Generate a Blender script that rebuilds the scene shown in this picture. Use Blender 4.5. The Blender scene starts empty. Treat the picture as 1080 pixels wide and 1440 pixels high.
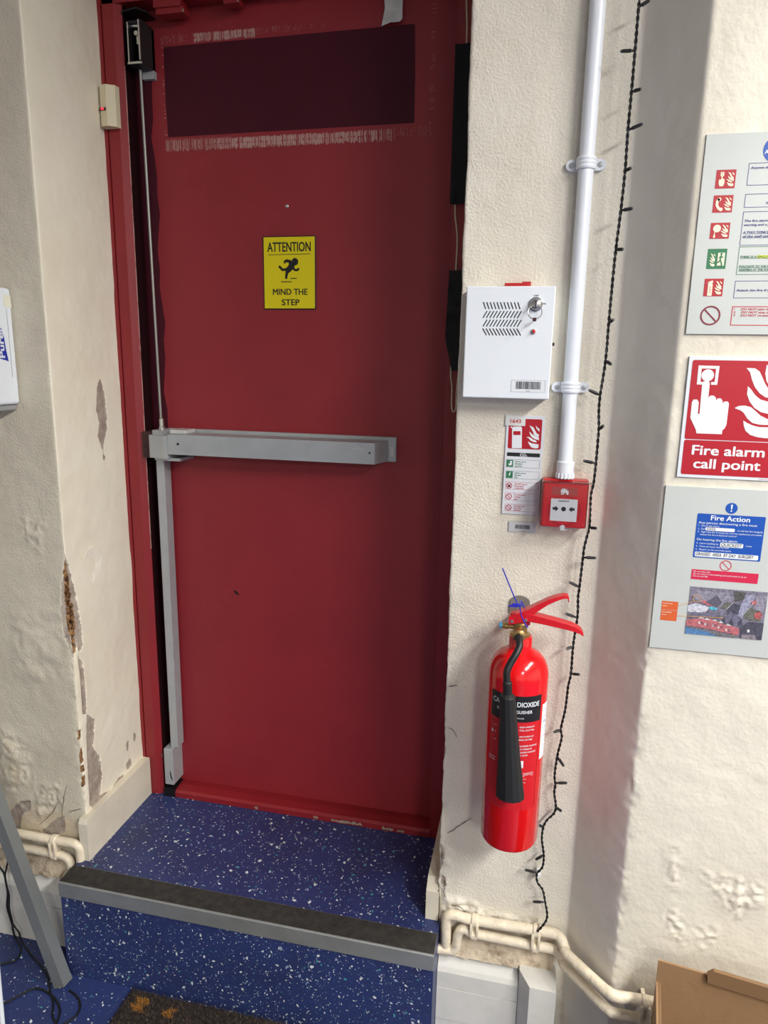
import bpy, bmesh, math, random
import numpy as np
from mathutils import Vector, Matrix, noise
rnd = random.Random(7)
scn = bpy.context.scene
COL = scn.collection

# ------------------------------------------------------------------ camera
yaw, pit, rol = 0.215, -0.2131, 0.0178
fw = Vector((-math.sin(yaw)*math.cos(pit), math.cos(yaw)*math.cos(pit), math.sin(pit)))
rt0 = Vector((math.cos(yaw), math.sin(yaw), 0)); up0 = rt0.cross(fw)
rt = math.cos(rol)*rt0 + math.sin(rol)*up0; up = -math.sin(rol)*rt0 + math.cos(rol)*up0
cam_d = bpy.data.cameras.new('camera'); cam = bpy.data.objects.new('camera', cam_d); COL.objects.link(cam)
cam.matrix_world = Matrix(((rt.x, up.x, -fw.x, 0.898), (rt.y, up.y, -fw.y, -1.6475), (rt.z, up.z, -fw.z, 1.2137), (0, 0, 0, 1)))
cam_d.sensor_fit = 'VERTICAL'; cam_d.sensor_height = 36.0; cam_d.lens = 984.31/1440*36; cam_d.clip_start = 0.02
scn.camera = cam

# ------------------------------------------------------------------ light
w = bpy.data.worlds.new('world'); scn.world = w; w.use_nodes = True
w.node_tree.nodes['Background'].inputs[0].default_value = (0.8, 0.83, 0.85, 1)
w.node_tree.nodes['Background'].inputs[1].default_value = 0.3
def tube_light(name, loc, sx, sy, power, col=(1.0, 0.985, 0.955), rz=0.0):
    l = bpy.data.lights.new(name, 'AREA'); l.shape = 'RECTANGLE'; l.size = sx; l.size_y = sy; l.energy = power; l.color = col
    o = bpy.data.objects.new(name, l); COL.objects.link(o); o.location = loc; o.rotation_euler = (0, 0, rz)
    return o
# a row of twin-tube fluorescent fittings along the ceiling, right of the door and square to its wall
LX, LZ = 2.35, 2.33
for ly_, len_, pw_ in ((-0.98, 0.90, 30), (-2.25, 1.20, 52), (-5.20, 1.20, 62)):
    for dx_ in (-0.08, 0.08):
        tube_light('fluorescent_tube', (LX+dx_, ly_, LZ), 0.03, len_, pw_)
vs = scn.view_settings
vs.view_transform = 'Standard'; vs.look = 'None'; vs.gamma = 1.0; vs.use_curve_mapping = False; vs.exposure = 0.0

# ------------------------------------------------------------------ helpers
FLOOR = -0.258; D = -0.3175; PE = -0.4281
def lin(c):
    r = []
    for v in c:
        v /= 255.0
        r.append(v/12.92 if v <= 0.04045 else ((v+0.055)/1.055)**2.4)
    return (r[0], r[1], r[2], 1.0)
MATS = {}
def mat(name, rgb, rough=0.5, metal=0.0, var=0.0, vscale=8.0, bump=0.0, bscale=200.0, spec=0.5, emit=0.0, coat=0.0, alpha=1.0, trans=0.0, var2=None):
    if name in MATS: return MATS[name]
    m = bpy.data.materials.new(name); m.use_nodes = True; nt = m.node_tree; b = nt.nodes['Principled BSDF']
    b.inputs['Base Color'].default_value = lin(rgb); b.inputs['Roughness'].default_value = rough; b.inputs['Metallic'].default_value = metal
    b.inputs['Specular IOR Level'].default_value = spec; b.inputs['Coat Weight'].default_value = coat
    b.inputs['Transmission Weight'].default_value = trans; b.inputs['Alpha'].default_value = alpha
    if emit:
        b.inputs['Emission Color'].default_value = lin(rgb); b.inputs['Emission Strength'].default_value = emit
    tc = nt.nodes.new('ShaderNodeTexCoord')
    if var:
        n = nt.nodes.new('ShaderNodeTexNoise'); n.inputs['Scale'].default_value = vscale; n.inputs['Detail'].default_value = 5; n.inputs['Roughness'].default_value = 0.62
        nt.links.new(tc.outputs['Object'], n.inputs['Vector'])
        r = nt.nodes.new('ShaderNodeValToRGB')
        c = lin(rgb); c2 = lin(var2) if var2 else tuple(x*(1-var) for x in c[:3])+(1,)
        c3 = tuple(min(1, x*(1+var*0.5)) for x in c[:3])+(1,)
        r.color_ramp.elements[0].position = 0.3; r.color_ramp.elements[0].color = c2
        r.color_ramp.elements[1].position = 0.68; r.color_ramp.elements[1].color = c3
        e = r.color_ramp.elements.new(0.5); e.color = c
        nt.links.new(n.outputs['Fac'], r.inputs['Fac']); nt.links.new(r.outputs['Color'], b.inputs['Base Color'])
    if bump:
        n2 = nt.nodes.new('ShaderNodeTexNoise'); n2.inputs['Scale'].default_value = bscale; n2.inputs['Detail'].default_value = 3
        nt.links.new(tc.outputs['Object'], n2.inputs['Vector'])
        bp = nt.nodes.new('ShaderNodeBump'); bp.inputs['Strength'].default_value = bump; bp.inputs['Distance'].default_value = 0.004
        nt.links.new(n2.outputs['Fac'], bp.inputs['Height']); nt.links.new(bp.outputs['Normal'], b.inputs['Normal'])
    MATS[name] = m
    return m

class MB:
    """collects vertices and faces, then links them as one mesh object"""
    def __init__(s): s.v = []; s.f = []; s.m = []
    def add(s, vs, fs, mi=0):
        o = len(s.v); s.v += [tuple(p) for p in vs]; s.f += [tuple(i+o for i in f) for f in fs]; s.m += [mi]*len(fs); return s
    def box(s, x0, x1, y0, y1, z0, z1, mi=0):
        return s.add([(x0,y0,z0),(x1,y0,z0),(x1,y1,z0),(x0,y1,z0),(x0,y0,z1),(x1,y0,z1),(x1,y1,z1),(x0,y1,z1)],
                     [(0,3,2,1),(4,5,6,7),(0,1,5,4),(1,2,6,5),(2,3,7,6),(3,0,4,7)], mi)
    def bbox(s, x0, x1, y0, y1, z0, z1, r=0.002, seg=2, mi=0):
        bm = bmesh.new(); bmesh.ops.create_cube(bm, size=1)
        for v in bm.verts: v.co = Vector(((x0+x1)/2+v.co.x*(x1-x0), (y0+y1)/2+v.co.y*(y1-y0), (z0+z1)/2+v.co.z*(z1-z0)))
        bmesh.ops.bevel(bm, geom=bm.edges[:], offset=r, segments=seg, affect='EDGES', profile=0.5)
        return s.bm(bm, mi)
    def bm(s, bm, mi=0):
        bm.verts.index_update()
        s.add([v.co[:] for v in bm.verts], [[v.index for v in f.verts] for f in bm.faces], mi); bm.free(); return s
    def prism(s, pts, a, b, axis='y', mi=0):
        """polygon pts extruded from a to b along the axis ('y': pts are x,z; 'x': pts are y,z; 'z': pts are x,y)"""
        n = len(pts)
        def P(p, t): return {'y': (p[0], t, p[1]), 'x': (t, p[0], p[1]), 'z': (p[0], p[1], t)}[axis]
        vs = [P(p, a) for p in pts]+[P(p, b) for p in pts]
        return s.add(vs, [tuple(range(n))[::-1], tuple(range(n, 2*n))]+[(i, (i+1) % n, (i+1) % n+n, i+n) for i in range(n)], mi)
    def tube(s, path, r, n=10, caps=True, mi=0, sq=False):
        path = [Vector(p) for p in path]; rr = r if isinstance(r, (list, tuple)) else [r]*len(path)
        t0 = (path[1]-path[0]).normalized(); u = t0.orthogonal().normalized()
        if sq:
            ref = Vector((0, -1, 0)); u = (ref-ref.dot(t0)*t0).normalized()
        vs = []; 
        for i, p in enumerate(path):
            t = (path[min(i+1, len(path)-1)]-path[max(i-1, 0)]).normalized()
            u = (u-u.dot(t)*t).normalized(); v = t.cross(u)
            for k in range(n):
                a = 2*math.pi*(k+(0.5 if sq else 0))/n; vs.append(p+rr[i]*(math.cos(a)*u+math.sin(a)*v))
        fs = [(i*n+k, i*n+(k+1) % n, (i+1)*n+(k+1) % n, (i+1)*n+k) for i in range(len(path)-1) for k in range(n)]
        if caps: fs += [tuple(range(n))[::-1], tuple((len(path)-1)*n+k for k in range(n))]
        return s.add(vs, fs, mi)
    def lathe(s, prof, c, axis='z', n=32, mi=0, caps=True):
        """prof: (radius, height) pairs turned about the axis through c"""
        vs = []
        for r, h in prof:
            for k in range(n):
                a = 2*math.pi*k/n; x, y = r*math.cos(a), r*math.sin(a)
                vs.append({'z': (c[0]+x, c[1]+y, c[2]+h), 'y': (c[0]+x, c[1]+h, c[2]+y), 'x': (c[0]+h, c[1]+x, c[2]+y)}[axis])
        fs = [(i*n+k, i*n+(k+1) % n, (i+1)*n+(k+1) % n, (i+1)*n+k) for i in range(len(prof)-1) for k in range(n)]
        if caps: fs += [tuple(range(n))[::-1], tuple((len(prof)-1)*n+k for k in range(n))]
        return s.add(vs, fs, mi)
    def build(s, name, m, parent=None, smooth=False, kind=None, label=None):
        me = bpy.data.meshes.new(name); me.from_pydata(s.v, [], s.f)
        for x in (m if isinstance(m, (list, tuple)) else [m]): me.materials.append(x)
        if any(s.m): me.polygons.foreach_set('material_index', s.m)
        bm = bmesh.new(); bm.from_mesh(me); bmesh.ops.recalc_face_normals(bm, faces=bm.faces[:]); bm.to_mesh(me); bm.free()
        if smooth:
            me.polygons.foreach_set('use_smooth', [True]*len(me.polygons))
            try: me.set_sharp_from_angle(angle=math.radians(38))
            except Exception: pass
        o = bpy.data.objects.new(name, me); COL.objects.link(o)
        if parent is not None:
            o.parent = parent; o.matrix_parent_inverse = parent.matrix_basis.inverted()
        if kind: o['kind'] = kind
        if label: o['label'] = label
        return o
def tag(o, label, cat=None, group=None, kind=None):
    o['label'] = label
    if cat: o['category'] = cat
    if group: o['group'] = group
    if kind: o['kind'] = kind
    return o
def thing(name, loc, label, cat=None, group=None, kind=None):
    o = bpy.data.objects.new(name, None); COL.objects.link(o); o.location = loc; o.empty_display_size = 0.05
    return tag(o, label, cat, group, kind)
def smooth_path(pts, n=6):
    P = [Vector(p) for p in pts]; out = []
    for i in range(len(P)-1):
        p0, p1, p2, p3 = P[max(i-1, 0)], P[i], P[i+1], P[min(i+2, len(P)-1)]
        for k in range(n):
            t = k/n; out.append(0.5*((2*p1)+(p2-p0)*t+(2*p0-5*p1+4*p2-p3)*t*t+(3*p1-p0-3*p2+p3)*t**3))
    out.append(P[-1]); return out

# flat print: shapes given as (x, z) on a plane of constant y, facing the room (-y)
_txt = {}
def text_geo(s, bold=0.0, shear=0.0):
    key = (s, bold, shear)
    if key in _txt: return _txt[key]
    c = bpy.data.curves.new('lettering', 'FONT'); c.body = s; c.size = 1; c.resolution_u = 3; c.shear = shear
    o = bpy.data.objects.new('lettering', c); COL.objects.link(o)
    me = bpy.data.meshes.new_from_object(o.evaluated_get(bpy.context.evaluated_depsgraph_get()))
    vs = [v.co[:] for v in me.vertices]; fs = [tuple(p.vertices) for p in me.polygons]
    bpy.data.objects.remove(o); bpy.data.curves.remove(c); bpy.data.meshes.remove(me)
    _txt[key] = (vs, fs); return vs, fs
class Print(MB):
    """flat marks on a sheet; (x, z) in the sheet's plane, lifted by whole layers"""
    def __init__(s, y, step=0.00025): super().__init__(); s.y = y; s.st = step
    def poly(s, pts, lay=1, mi=0):
        s.k = (getattr(s, 'k', 0)+1) % 9; lay += 0.07*s.k
        return s.add([(p[0], s.y-lay*s.st, p[1]) for p in pts], [tuple(range(len(pts)))], mi)
    def rect(s, x0, x1, z0, z1, lay=1, mi=0, r=0):
        if not r: return s.poly([(x0,z0),(x1,z0),(x1,z1),(x0,z1)], lay, mi)
        pts = []
        for cx, cz, a0 in ((x1-r,z0+r,-90),(x1-r,z1-r,0),(x0+r,z1-r,90),(x0+r,z0+r,180)):
            for k in range(5):
                a = math.radians(a0+k*22.5); pts.append((cx+r*math.cos(a), cz+r*math.sin(a)))
        return s.poly(pts, lay, mi)
    def frame(s, x0, x1, z0, z1, t, lay=1, mi=0):
        s.rect(x0,x1,z1-t,z1,lay,mi); s.rect(x0,x1,z0,z0+t,lay,mi); s.rect(x0,x0+t,z0+t,z1-t,lay,mi); return s.rect(x1-t,x1,z0+t,z1-t,lay,mi)
    def disc(s, cx, cz, r, lay=1, mi=0, n=28): return s.poly([(cx+r*math.cos(2*math.pi*k/n), cz+r*math.sin(2*math.pi*k/n)) for k in range(n)], lay, mi)
    def ring(s, cx, cz, r0, r1, lay=1, mi=0, n=32):
        vs = [(cx+r*math.cos(2*math.pi*k/n), s.y-lay*s.st, cz+r*math.sin(2*math.pi*k/n)) for r in (r0, r1) for k in range(n)]
        return s.add(vs, [(k, (k+1) % n, (k+1) % n+n, k+n) for k in range(n)], mi)
    def line(s, pts, t, lay=1, mi=0):
        for (x0,z0),(x1,z1) in zip(pts[:-1], pts[1:]):
            dx, dz = x1-x0, z1-z0; L = math.hypot(dx, dz) or 1; nx, nz = -dz/L*t/2, dx/L*t/2
            s.poly([(x0+nx,z0+nz),(x0-nx,z0-nz),(x1-nx,z1-nz),(x1+nx,z1+nz)], lay, mi)
        return s
    def stroke(s, pts, t, lay=1, mi=0):
        s.line(pts, t, lay, mi)
        for p in pts: s.disc(p[0], p[1], t/2, lay, mi, 10)
        return s
    def prohibit(s, cx, cz, r, t, lay=1, mi=0):
        s.ring(cx, cz, r-t, r, lay, mi); a = (r-t*0.7)*0.707; return s.line([(cx-a,cz+a),(cx+a,cz-a)], t*0.9, lay, mi)
    def text(s, t, x, z, h, w=None, align='l', lay=2, mi=0, bold=0.0, shear=0.0, rot=0.0):
        """h is the capital height; w squeezes the line to that width"""
        vs, fs = text_geo(t, 0.0, shear)
        if not vs: return s
        xs = [v[0] for v in vs]; x0, x1 = min(xs), max(xs); k = h/0.69
        kx = w/(x1-x0) if w else k; W = kx*(x1-x0)
        ox = {'l': 0, 'c': -W/2, 'r': -W}[align]; ca, sa = math.cos(rot), math.sin(rot)
        sh = ((0, 0),) if bold <= 0 else ((0, 0), (-bold, -bold*0.6), (bold, -bold*0.6), (-bold, bold*0.6), (bold, bold*0.6))
        for j, (bx_, bz_) in enumerate(sh):      # overprinted strokes make the letters bold
            out = []
            for v in vs:
                a, b = (v[0]-x0+bx_)*kx+ox, (v[1]+bz_)*k; out.append((x+a*ca-b*sa, s.y-(lay+0.06*j)*s.st, z+a*sa+b*ca))
            s.add(out, fs, mi)
        return s
    def map(s, pts, x0, x1, z0, z1, lay=1, mi=0): return s.poly([(x0+(x1-x0)*p[0], z0+(z1-z0)*p[1]) for p in pts], lay, mi)

# ------------------------------------------------------------------ common materials
M_red_paint = mat('red_frame_paint', (136, 30, 36), 0.42, var=0.12, vscale=5, bump=0.12, bscale=60)
M_steel = mat('grey_metal_paint', (172, 176, 178), 0.42, metal=0.25, var=0.08, vscale=20)
M_steel_dark = mat('worn_dark_steel', (52, 50, 50), 0.5, metal=0.5, var=0.2, vscale=60)
M_bright = mat('bright_steel', (205, 205, 200), 0.25, metal=0.9)
M_black = mat('black_plastic', (18, 18, 19), 0.42)
M_white = mat('white_plastic', (236, 238, 240), 0.35)
M_pipe = mat('cream_pipe_paint', (230, 217, 192), 0.5, var=0.12, vscale=30, bump=0.8, bscale=60)
M_paper = mat('white_paper', (214, 216, 212), 0.45, var=0.03, vscale=10)
M_ink_red = mat('red_print', (170, 4, 30), 0.4); M_ink_blue = mat('blue_print', (10, 74, 164), 0.4); M_ink_navy = mat('navy_print', (42, 52, 128), 0.5)
M_ink_white = mat('white_print', (222, 226, 230), 0.4); M_ink_black = mat('black_print', (20, 20, 22), 0.45); M_ink_green = mat('green_print', (30, 112, 70), 0.45)
M_ink_maroon = mat('maroon_print', (120, 22, 46), 0.45); M_ink_cream = mat('cream_print', (232, 222, 196), 0.45)

# ------------------------------------------------------------------ plaster walls
def plaster_mat(name, base, stain, bump, bscale, seed):
    m = bpy.data.materials.new(name); m.use_nodes = True; nt = m.node_tree; N = nt.nodes; L = nt.links; b = N['Principled BSDF']
    tc = N.new('ShaderNodeTexCoord'); mp = N.new('ShaderNodeMapping'); mp.inputs['Location'].default_value = (seed, seed*1.7, 0); L.new(tc.outputs['Object'], mp.inputs['Vector'])
    def noise_n(sc, det=4, ro=0.55):
        n = N.new('ShaderNodeTexNoise'); n.inputs['Scale'].default_value = sc; n.inputs['Detail'].default_value = det; n.inputs['Roughness'].default_value = ro
        L.new(mp.outputs['Vector'], n.inputs['Vector']); return n.outputs['Fac']
    def ramp(src, p0, c0, p1, c1):
        r = N.new('ShaderNodeValToRGB'); r.color_ramp.elements[0].position = p0; r.color_ramp.elements[0].color = c0; r.color_ramp.elements[1].position = p1; r.color_ramp.elements[1].color = c1
        L.new(src, r.inputs['Fac']); return r.outputs['Color']
    def mix(fac, a, c):
        x = N.new('ShaderNodeMix'); x.data_type = 'RGBA'; L.new(fac, x.inputs[0]); L.new(a, x.inputs[6]); L.new(c, x.inputs[7]); return x.outputs[2]
    def math_n(op, a, c):
        x = N.new('ShaderNodeMath'); x.operation = op
        for i, q in enumerate((a, c)):
            if isinstance(q, (int, float)): x.inputs[i].default_value = q
            else: L.new(q, x.inputs[i])
        return x.outputs[0]
    col = ramp(noise_n(4.5, 6, 0.6), 0.32, lin(stain), 0.6, lin(base))
    jit = math_n('MULTIPLY', math_n('SUBTRACT', noise_n(70, 5, 0.7), 0.5), 1.05)
    rough = 0.62
    for at, c0, c1, sc in (('stain', (196, 172, 140), (206, 190, 160), 25), ('chip', (150, 136, 124), (182, 170, 156), 40), ('rust', (58, 38, 26), (172, 128, 82), 90)):
        a = N.new('ShaderNodeAttribute'); a.attribute_name = at
        edge = ramp(math_n('ADD', a.outputs['Fac'], jit), 0.38 if at != 'stain' else 0.47, (0,0,0,1), 0.44 if at != 'stain' else 1.0, (1,1,1,1))
        col = mix(edge, col, ramp(noise_n(sc, 5, 0.7), 0.35, lin(c0), 0.65, lin(c1)))
    L.new(col, b.inputs['Base Color']); b.inputs['Roughness'].default_value = rough; b.inputs['Specular IOR Level'].default_value = 0.35
    h = math_n('ADD', noise_n(bscale, 2, 0.5), math_n('MULTIPLY', noise_n(bscale*0.4, 3, 0.5), 0.45))
    bp = N.new('ShaderNodeBump'); bp.inputs['Strength'].default_value = bump; bp.inputs['Distance'].default_value = 0.003; L.new(h, bp.inputs['Height']); L.new(bp.outputs['Normal'], b.inputs['Normal'])
    return m
_rs = np.random.RandomState(3)
def vnoise(x, y, sc, seed=0):
    """smooth value noise in [-1, 1] on arrays"""
    r = np.random.RandomState(seed); G = r.rand(64, 64)*2-1
    x = x*sc+17.3; y = y*sc+5.1; xi = np.floor(x).astype(int); yi = np.floor(y).astype(int); fx = x-xi; fy = y-yi
    fx = fx*fx*(3-2*fx); fy = fy*fy*(3-2*fy); g = lambda a, c: G[a % 64, c % 64]
    return (g(xi,yi)*(1-fx)+g(xi+1,yi)*fx)*(1-fy)+(g(xi,yi+1)*(1-fx)+g(xi+1,yi+1)*fx)*fy
def poly_field(S, Z, pts, soft):
    """0..1 with 0.5 on the outline of the polygon"""
    out = np.zeros_like(S); P = np.array(pts); lo = P.min(0)-soft*1.5; hi = P.max(0)+soft*1.5
    k = np.where((S > lo[0]) & (S < hi[0]) & (Z > lo[1]) & (Z < hi[1]))[0]
    if len(k) == 0: return out
    s, z = S[k], Z[k]; inside = np.zeros(len(k), bool); dist = np.full(len(k), 9.0)
    for (x0, y0), (x1, y1) in zip(P, np.roll(P, -1, 0)):
        c = (y0 > z) != (y1 > z)
        with np.errstate(divide='ignore', invalid='ignore'): c &= s < (x1-x0)*(z-y0)/(y1-y0 if y1 != y0 else 1e-9)+x0
        inside ^= c
        dx, dy = x1-x0, y1-y0; t = np.clip(((s-x0)*dx+(z-y0)*dy)/(dx*dx+dy*dy+1e-12), 0, 1)
        dist = np.minimum(dist, np.hypot(s-x0-t*dx, z-y0-t*dy))
    out[k] = np.clip(0.5+np.where(inside, dist, -dist)/(2*soft), 0, 1); return out
def sheet(name, plan, fine, mats, face_mat, chips=(), rusts=(), stains=(), bumps=(), edges=(), amp=0.0012, s0=0.0, seed=1):
    """wall sheet: plan = (x, y) polyline with rounded corners, swept up z; displaced and chipped like old plaster"""
    # arc-length parameter, s0 = value at first plan point
    P = [Vector((p[0], p[1])) for p in plan]; acc = [s0]
    for a, c in zip(P[:-1], P[1:]): acc.append(acc[-1]+(c-a).length)
    S = []
    for i in range(len(P)-1):
        a, c = acc[i], acc[i+1]; x = a
        while x < c-1e-6:
            S.append(x); x += 0.0035 if (fine[0] < x < fine[1]) else 0.12
        if S and c-S[-1] < 0.001: S.pop()
    S.append(acc[-1]); S = np.array(sorted(set(S+[f for f in fine if acc[0] < f < acc[-1]])))
    Zs = np.concatenate([np.arange(FLOOR, 2.02, 0.0038), [2.1, 2.3, 2.42]])
    def at(s):
        for i in range(len(P)-1):
            if s <= acc[i+1]+1e-9:
                t = (s-acc[i])/(acc[i+1]-acc[i]); d = (P[i+1]-P[i]).normalized(); return P[i].lerp(P[i+1], t), Vector((d.y, -d.x))
        d = (P[-1]-P[-2]).normalized(); return P[-1], Vector((d.y, -d.x))
    pos, nor = [], []
    for s in S:      # average over a window so that corners round off
        ws = [at(min(max(s+o, acc[0]), acc[-1])) for o in (-0.0036, -0.0018, 0.0, 0.0018, 0.0036)]
        p = sum((q[0] for q in ws), Vector((0, 0)))/len(ws); n = sum((q[1] for q in ws), Vector((0, 0))).normalized(); pos.append(p[:]); nor.append(n[:])
    pos = np.array(pos); nor = np.array(nor)
    SS, ZZ = np.meshgrid(S, Zs); s, z = SS.ravel(), ZZ.ravel()
    idx = np.tile(np.arange(len(S)), len(Zs))
    h = amp*(vnoise(s, z, 9, seed)+0.5*vnoise(s, z, 23, seed+1)+0.25*vnoise(s, z, 60, seed+2))
    chip = np.zeros_like(s); rust = np.zeros_like(s); stain = np.zeros_like(s)
    for pts, depth in chips:
        f = poly_field(s, z, pts, 0.006); chip = np.maximum(chip, f); h -= depth*np.clip((f-0.4)*5, 0, 1)*(1+0.5*vnoise(s, z, 120, seed+5))
    for pts, depth in rusts:
        f = poly_field(s, z, pts, 0.006); rust = np.maximum(rust, f); h -= depth*np.clip((f-0.4)*3, 0, 1)*(1+0.7*vnoise(s, z, 160, seed+6))
    for pts, k in stains: stain = np.maximum(stain, k*poly_field(s, z, pts, 0.03))
    for pts, height, sc in bumps:
        f = poly_field(s, z, pts, 0.012); h += f*height*(0.5+vnoise(s, z, sc, seed+7)+0.6*vnoise(s, z, sc*2.3, seed+8))
    for sc_, z0, z1, depth in edges:      # crumbling arrises
        e = np.exp(-((s-sc_)/0.010)**2)*((z > z0) & (z < z1)); h -= depth*e*np.clip(0.3+vnoise(z, z*0+sc_, 28, seed+9)+0.6*vnoise(z, s, 90, seed+10), 0, 2)
    X = pos[idx, 0]+nor[idx, 0]*h; Y = pos[idx, 1]+nor[idx, 1]*h
    nS, nZ = len(S), len(Zs); i = np.arange(nS*nZ).reshape(nZ, nS)
    q = np.stack([i[:-1, :-1], i[:-1, 1:], i[1:, 1:], i[1:, :-1]], -1).reshape(-1, 4)
    me = bpy.data.meshes.new(name); me.vertices.add(len(X)); me.vertices.foreach_set('co', np.stack([X, Y, z], -1).ravel())
    me.loops.add(len(q)*4); me.loops.foreach_set('vertex_index', q.ravel().astype(np.int32))
    me.polygons.add(len(q)); me.polygons.foreach_set('loop_start', np.arange(0, len(q)*4, 4, dtype=np.int32))
    for x in mats: me.materials.append(x)
    smid = (S[:-1]+S[1:])/2; mi = np.tile(np.array([face_mat(v) for v in smid], dtype=np.int32), nZ-1)
    me.polygons.foreach_set('material_index', mi); me.polygons.foreach_set('use_smooth', np.ones(len(q), bool))
    me.update(calc_edges=True)
    for nm, arr in (('chip', chip), ('rust', rust), ('stain', stain)):
        a = me.attributes.new(nm, 'FLOAT', 'POINT'); a.data.foreach_set('value', arr.astype(np.float32))
    me.validate(); o = bpy.data.objects.new(name, me); COL.objects.link(o); return o

M_pl_left = plaster_mat('plaster_left', (215, 207, 187), (202, 193, 172), 0.45, 220, 1.0)
M_pl_reveal = plaster_mat('plaster_reveal', (239, 234, 214), (232, 225, 202), 0.14, 150, 2.0)  # paler tone puts extra light on the reveal into its colour
M_pl_right = plaster_mat('plaster_right', (229, 223, 208), (221, 213, 196), 0.5, 230, 3.0)
M_pl_pier = plaster_mat('plaster_pier', (220, 214, 198), (211, 203, 186), 0.26, 120, 4.0)  # same paint as the wall beside it, darkened to offset strong light here
M_pl_side = plaster_mat('plaster_pier_side', (230, 225, 214), (222, 215, 204), 0.16, 100, 5.0)
M_pl_room = mat('room_plaster', (222, 218, 208), 0.7)

XL, XR = -0.1265, 0.7438
c3 = '0,800,3.6'
chips_l = [([(0.0567,1.1617),(0.0641,1.1281),(0.0709,1.0705),(0.0686,1.0338),(0.0528,1.0036),(0.0519,0.9799),(0.0416,1.0049),(0.0328,1.0267),(0.0414,1.0571),(0.0297,1.0888),(0.0397,1.1392)], 0.0008),
           ([(0.0500,0.9785),(0.0561,0.9703),(0.0519,0.9639),(0.0472,0.9698)], 0.0008),
           ([(-0.0909,0.3627),(-0.0639,0.3326),(-0.0720,0.2969),(-0.0814,0.2700),(-0.0559,0.2251),(-0.0517,0.1754),(-0.0616,0.1314),(-0.0880,0.1015),(-0.1061,0.1249),(-0.1063,0.2041),(-0.1034,0.2560),(-0.0990,0.3066)], 0.0025),
           ([(-0.1026,0.1004),(-0.0674,0.1240),(-0.0183,0.1088),(0.0185,0.1200),(0.0407,0.1148),(0.0164,0.1008),(-0.0361,0.1033),(-0.0774,0.1083)], 0.0018),
           ([(0.0571,0.1372),(0.0767,0.1432),(0.0794,0.1236),(0.0600,0.1205)], 0.0012), ([(0.1024,0.2057),(0.1111,0.1949),(0.1041,0.1749),(0.0989,0.1898)], 0.0010), ([(0.0636,0.1980),(0.0748,0.1975),(0.0701,0.1708),(0.0642,0.1772)], 0.0010),
           ([(-0.3591,0.0693),(-0.3137,0.1163),(-0.2845,0.1240),(-0.2859,0.0987),(-0.3115,0.0832),(-0.3258,0.0298),(-0.3519,0.0297)], 0.003), ([(-0.2556,0.0452),(-0.2094,0.0869),(-0.1888,0.0987),(-0.1911,0.0539),(-0.2431,0.0277)], 0.002),
           ([(-0.1055,0.5204),(-0.0945,0.5006),(-0.0912,0.4329),(-0.0936,0.3667),(-0.1060,0.3706),(-0.1054,0.4397)], 0.004)]
rusts_l = [([(-0.132, 0.745), (-0.125, 0.765), (-0.116, 0.72), (-0.108, 0.655), (-0.104, 0.60), (-0.106, 0.548), (-0.118, 0.532), (-0.132, 0.56), (-0.141, 0.61), (-0.139, 0.68)], 0.012)]
chips_l += [([(-0.126, 0.775), (-0.110, 0.72), (-0.098, 0.66), (-0.090, 0.60), (-0.088, 0.54), (-0.100, 0.528), (-0.112, 0.56), (-0.112, 0.68)], 0.004), ([(-0.130, 0.735), (-0.134, 0.60), (-0.134, 0.545), (-0.146, 0.58), (-0.149, 0.63), (-0.142, 0.70)], 0.004)]
for v, hh in ((835, 0.012), (948, 0.020), (1010, 0.010), (1073, 0.016)):
    q = [(-0.1224,0.3275),(-0.1261,0.2706),(-0.1240,0.2366),(-0.1256,0.2039)][(835, 948, 1010, 1073).index(v)]
    rusts_l.append(([(-0.1265-0.006, q[1]-hh), (-0.1265+0.006, q[1]-hh*0.8), (-0.1265+0.005, q[1]+hh), (-0.1265-0.005, q[1]+hh*0.7)], 0.001))
bumps_l = [
           ([(-0.3469,0.3286),(-0.3151,0.3118),(-0.2801,0.2742),(-0.2716,0.1947),(-0.3101,0.1502),(-0.3690,0.1350)], 0.0035, 45), ([(-0.2630,0.1688),(-0.1942,0.1907),(-0.1881,0.1373),(-0.2490,0.0828),(-0.2709,0.0901)], 0.0035, 60),
           ([(-0.2362,0.8464),(-0.1684,0.8510),(-0.1670,0.8360),(-0.1900,0.7736),(-0.2325,0.8010)], 0.003, 60), ([(-0.2800,0.6314),(-0.1371,0.6452),(-0.1375,0.5825),(-0.1690,0.4652),(-0.2889,0.4507)], 0.002, 28)]
stains_l = [([(-0.3703,0.1236),(-0.1998,0.1299),(-0.1352,0.1135),(-0.1426,0.0236),(-0.3870,-0.0215)], 0.75), ([(-0.3475,0.3232),(-0.3157,0.3064),(-0.2716,0.1947),(-0.2991,0.1464),(-0.3690,0.1350)], 0.62)]
wl = sheet('wall_left', [(-2.3, D), (XL, D), (-0.136, 0.06)], (-0.40, 0.20), [M_pl_left, M_pl_reveal], lambda s: 0 if s < XL else 1,
           chips_l, rusts_l, stains_l, bumps_l, [(XL, FLOOR, 0.75, 0.004), (XL, 0.75, 2.0, 0.0008)], 0.0016, -2.3, 11)
tag(wl, 'grey-cream plaster wall and chipped door reveal beside the red door frame', kind='structure')
CL = math.hypot(1.1056-1.023, PE-D); S1 = 1.023+CL
s_first = XR-(0.06-D)
chips_r = [([(0.7465,0.1902),(0.7542,0.1794),(0.7534,0.1547),(0.7493,0.1490)], 0.004), ([(0.7488,0.1116),(0.7576,0.1084),(0.7609,0.0915),(0.7550,0.0853),(0.7512,0.0946)], 0.008)]
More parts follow.
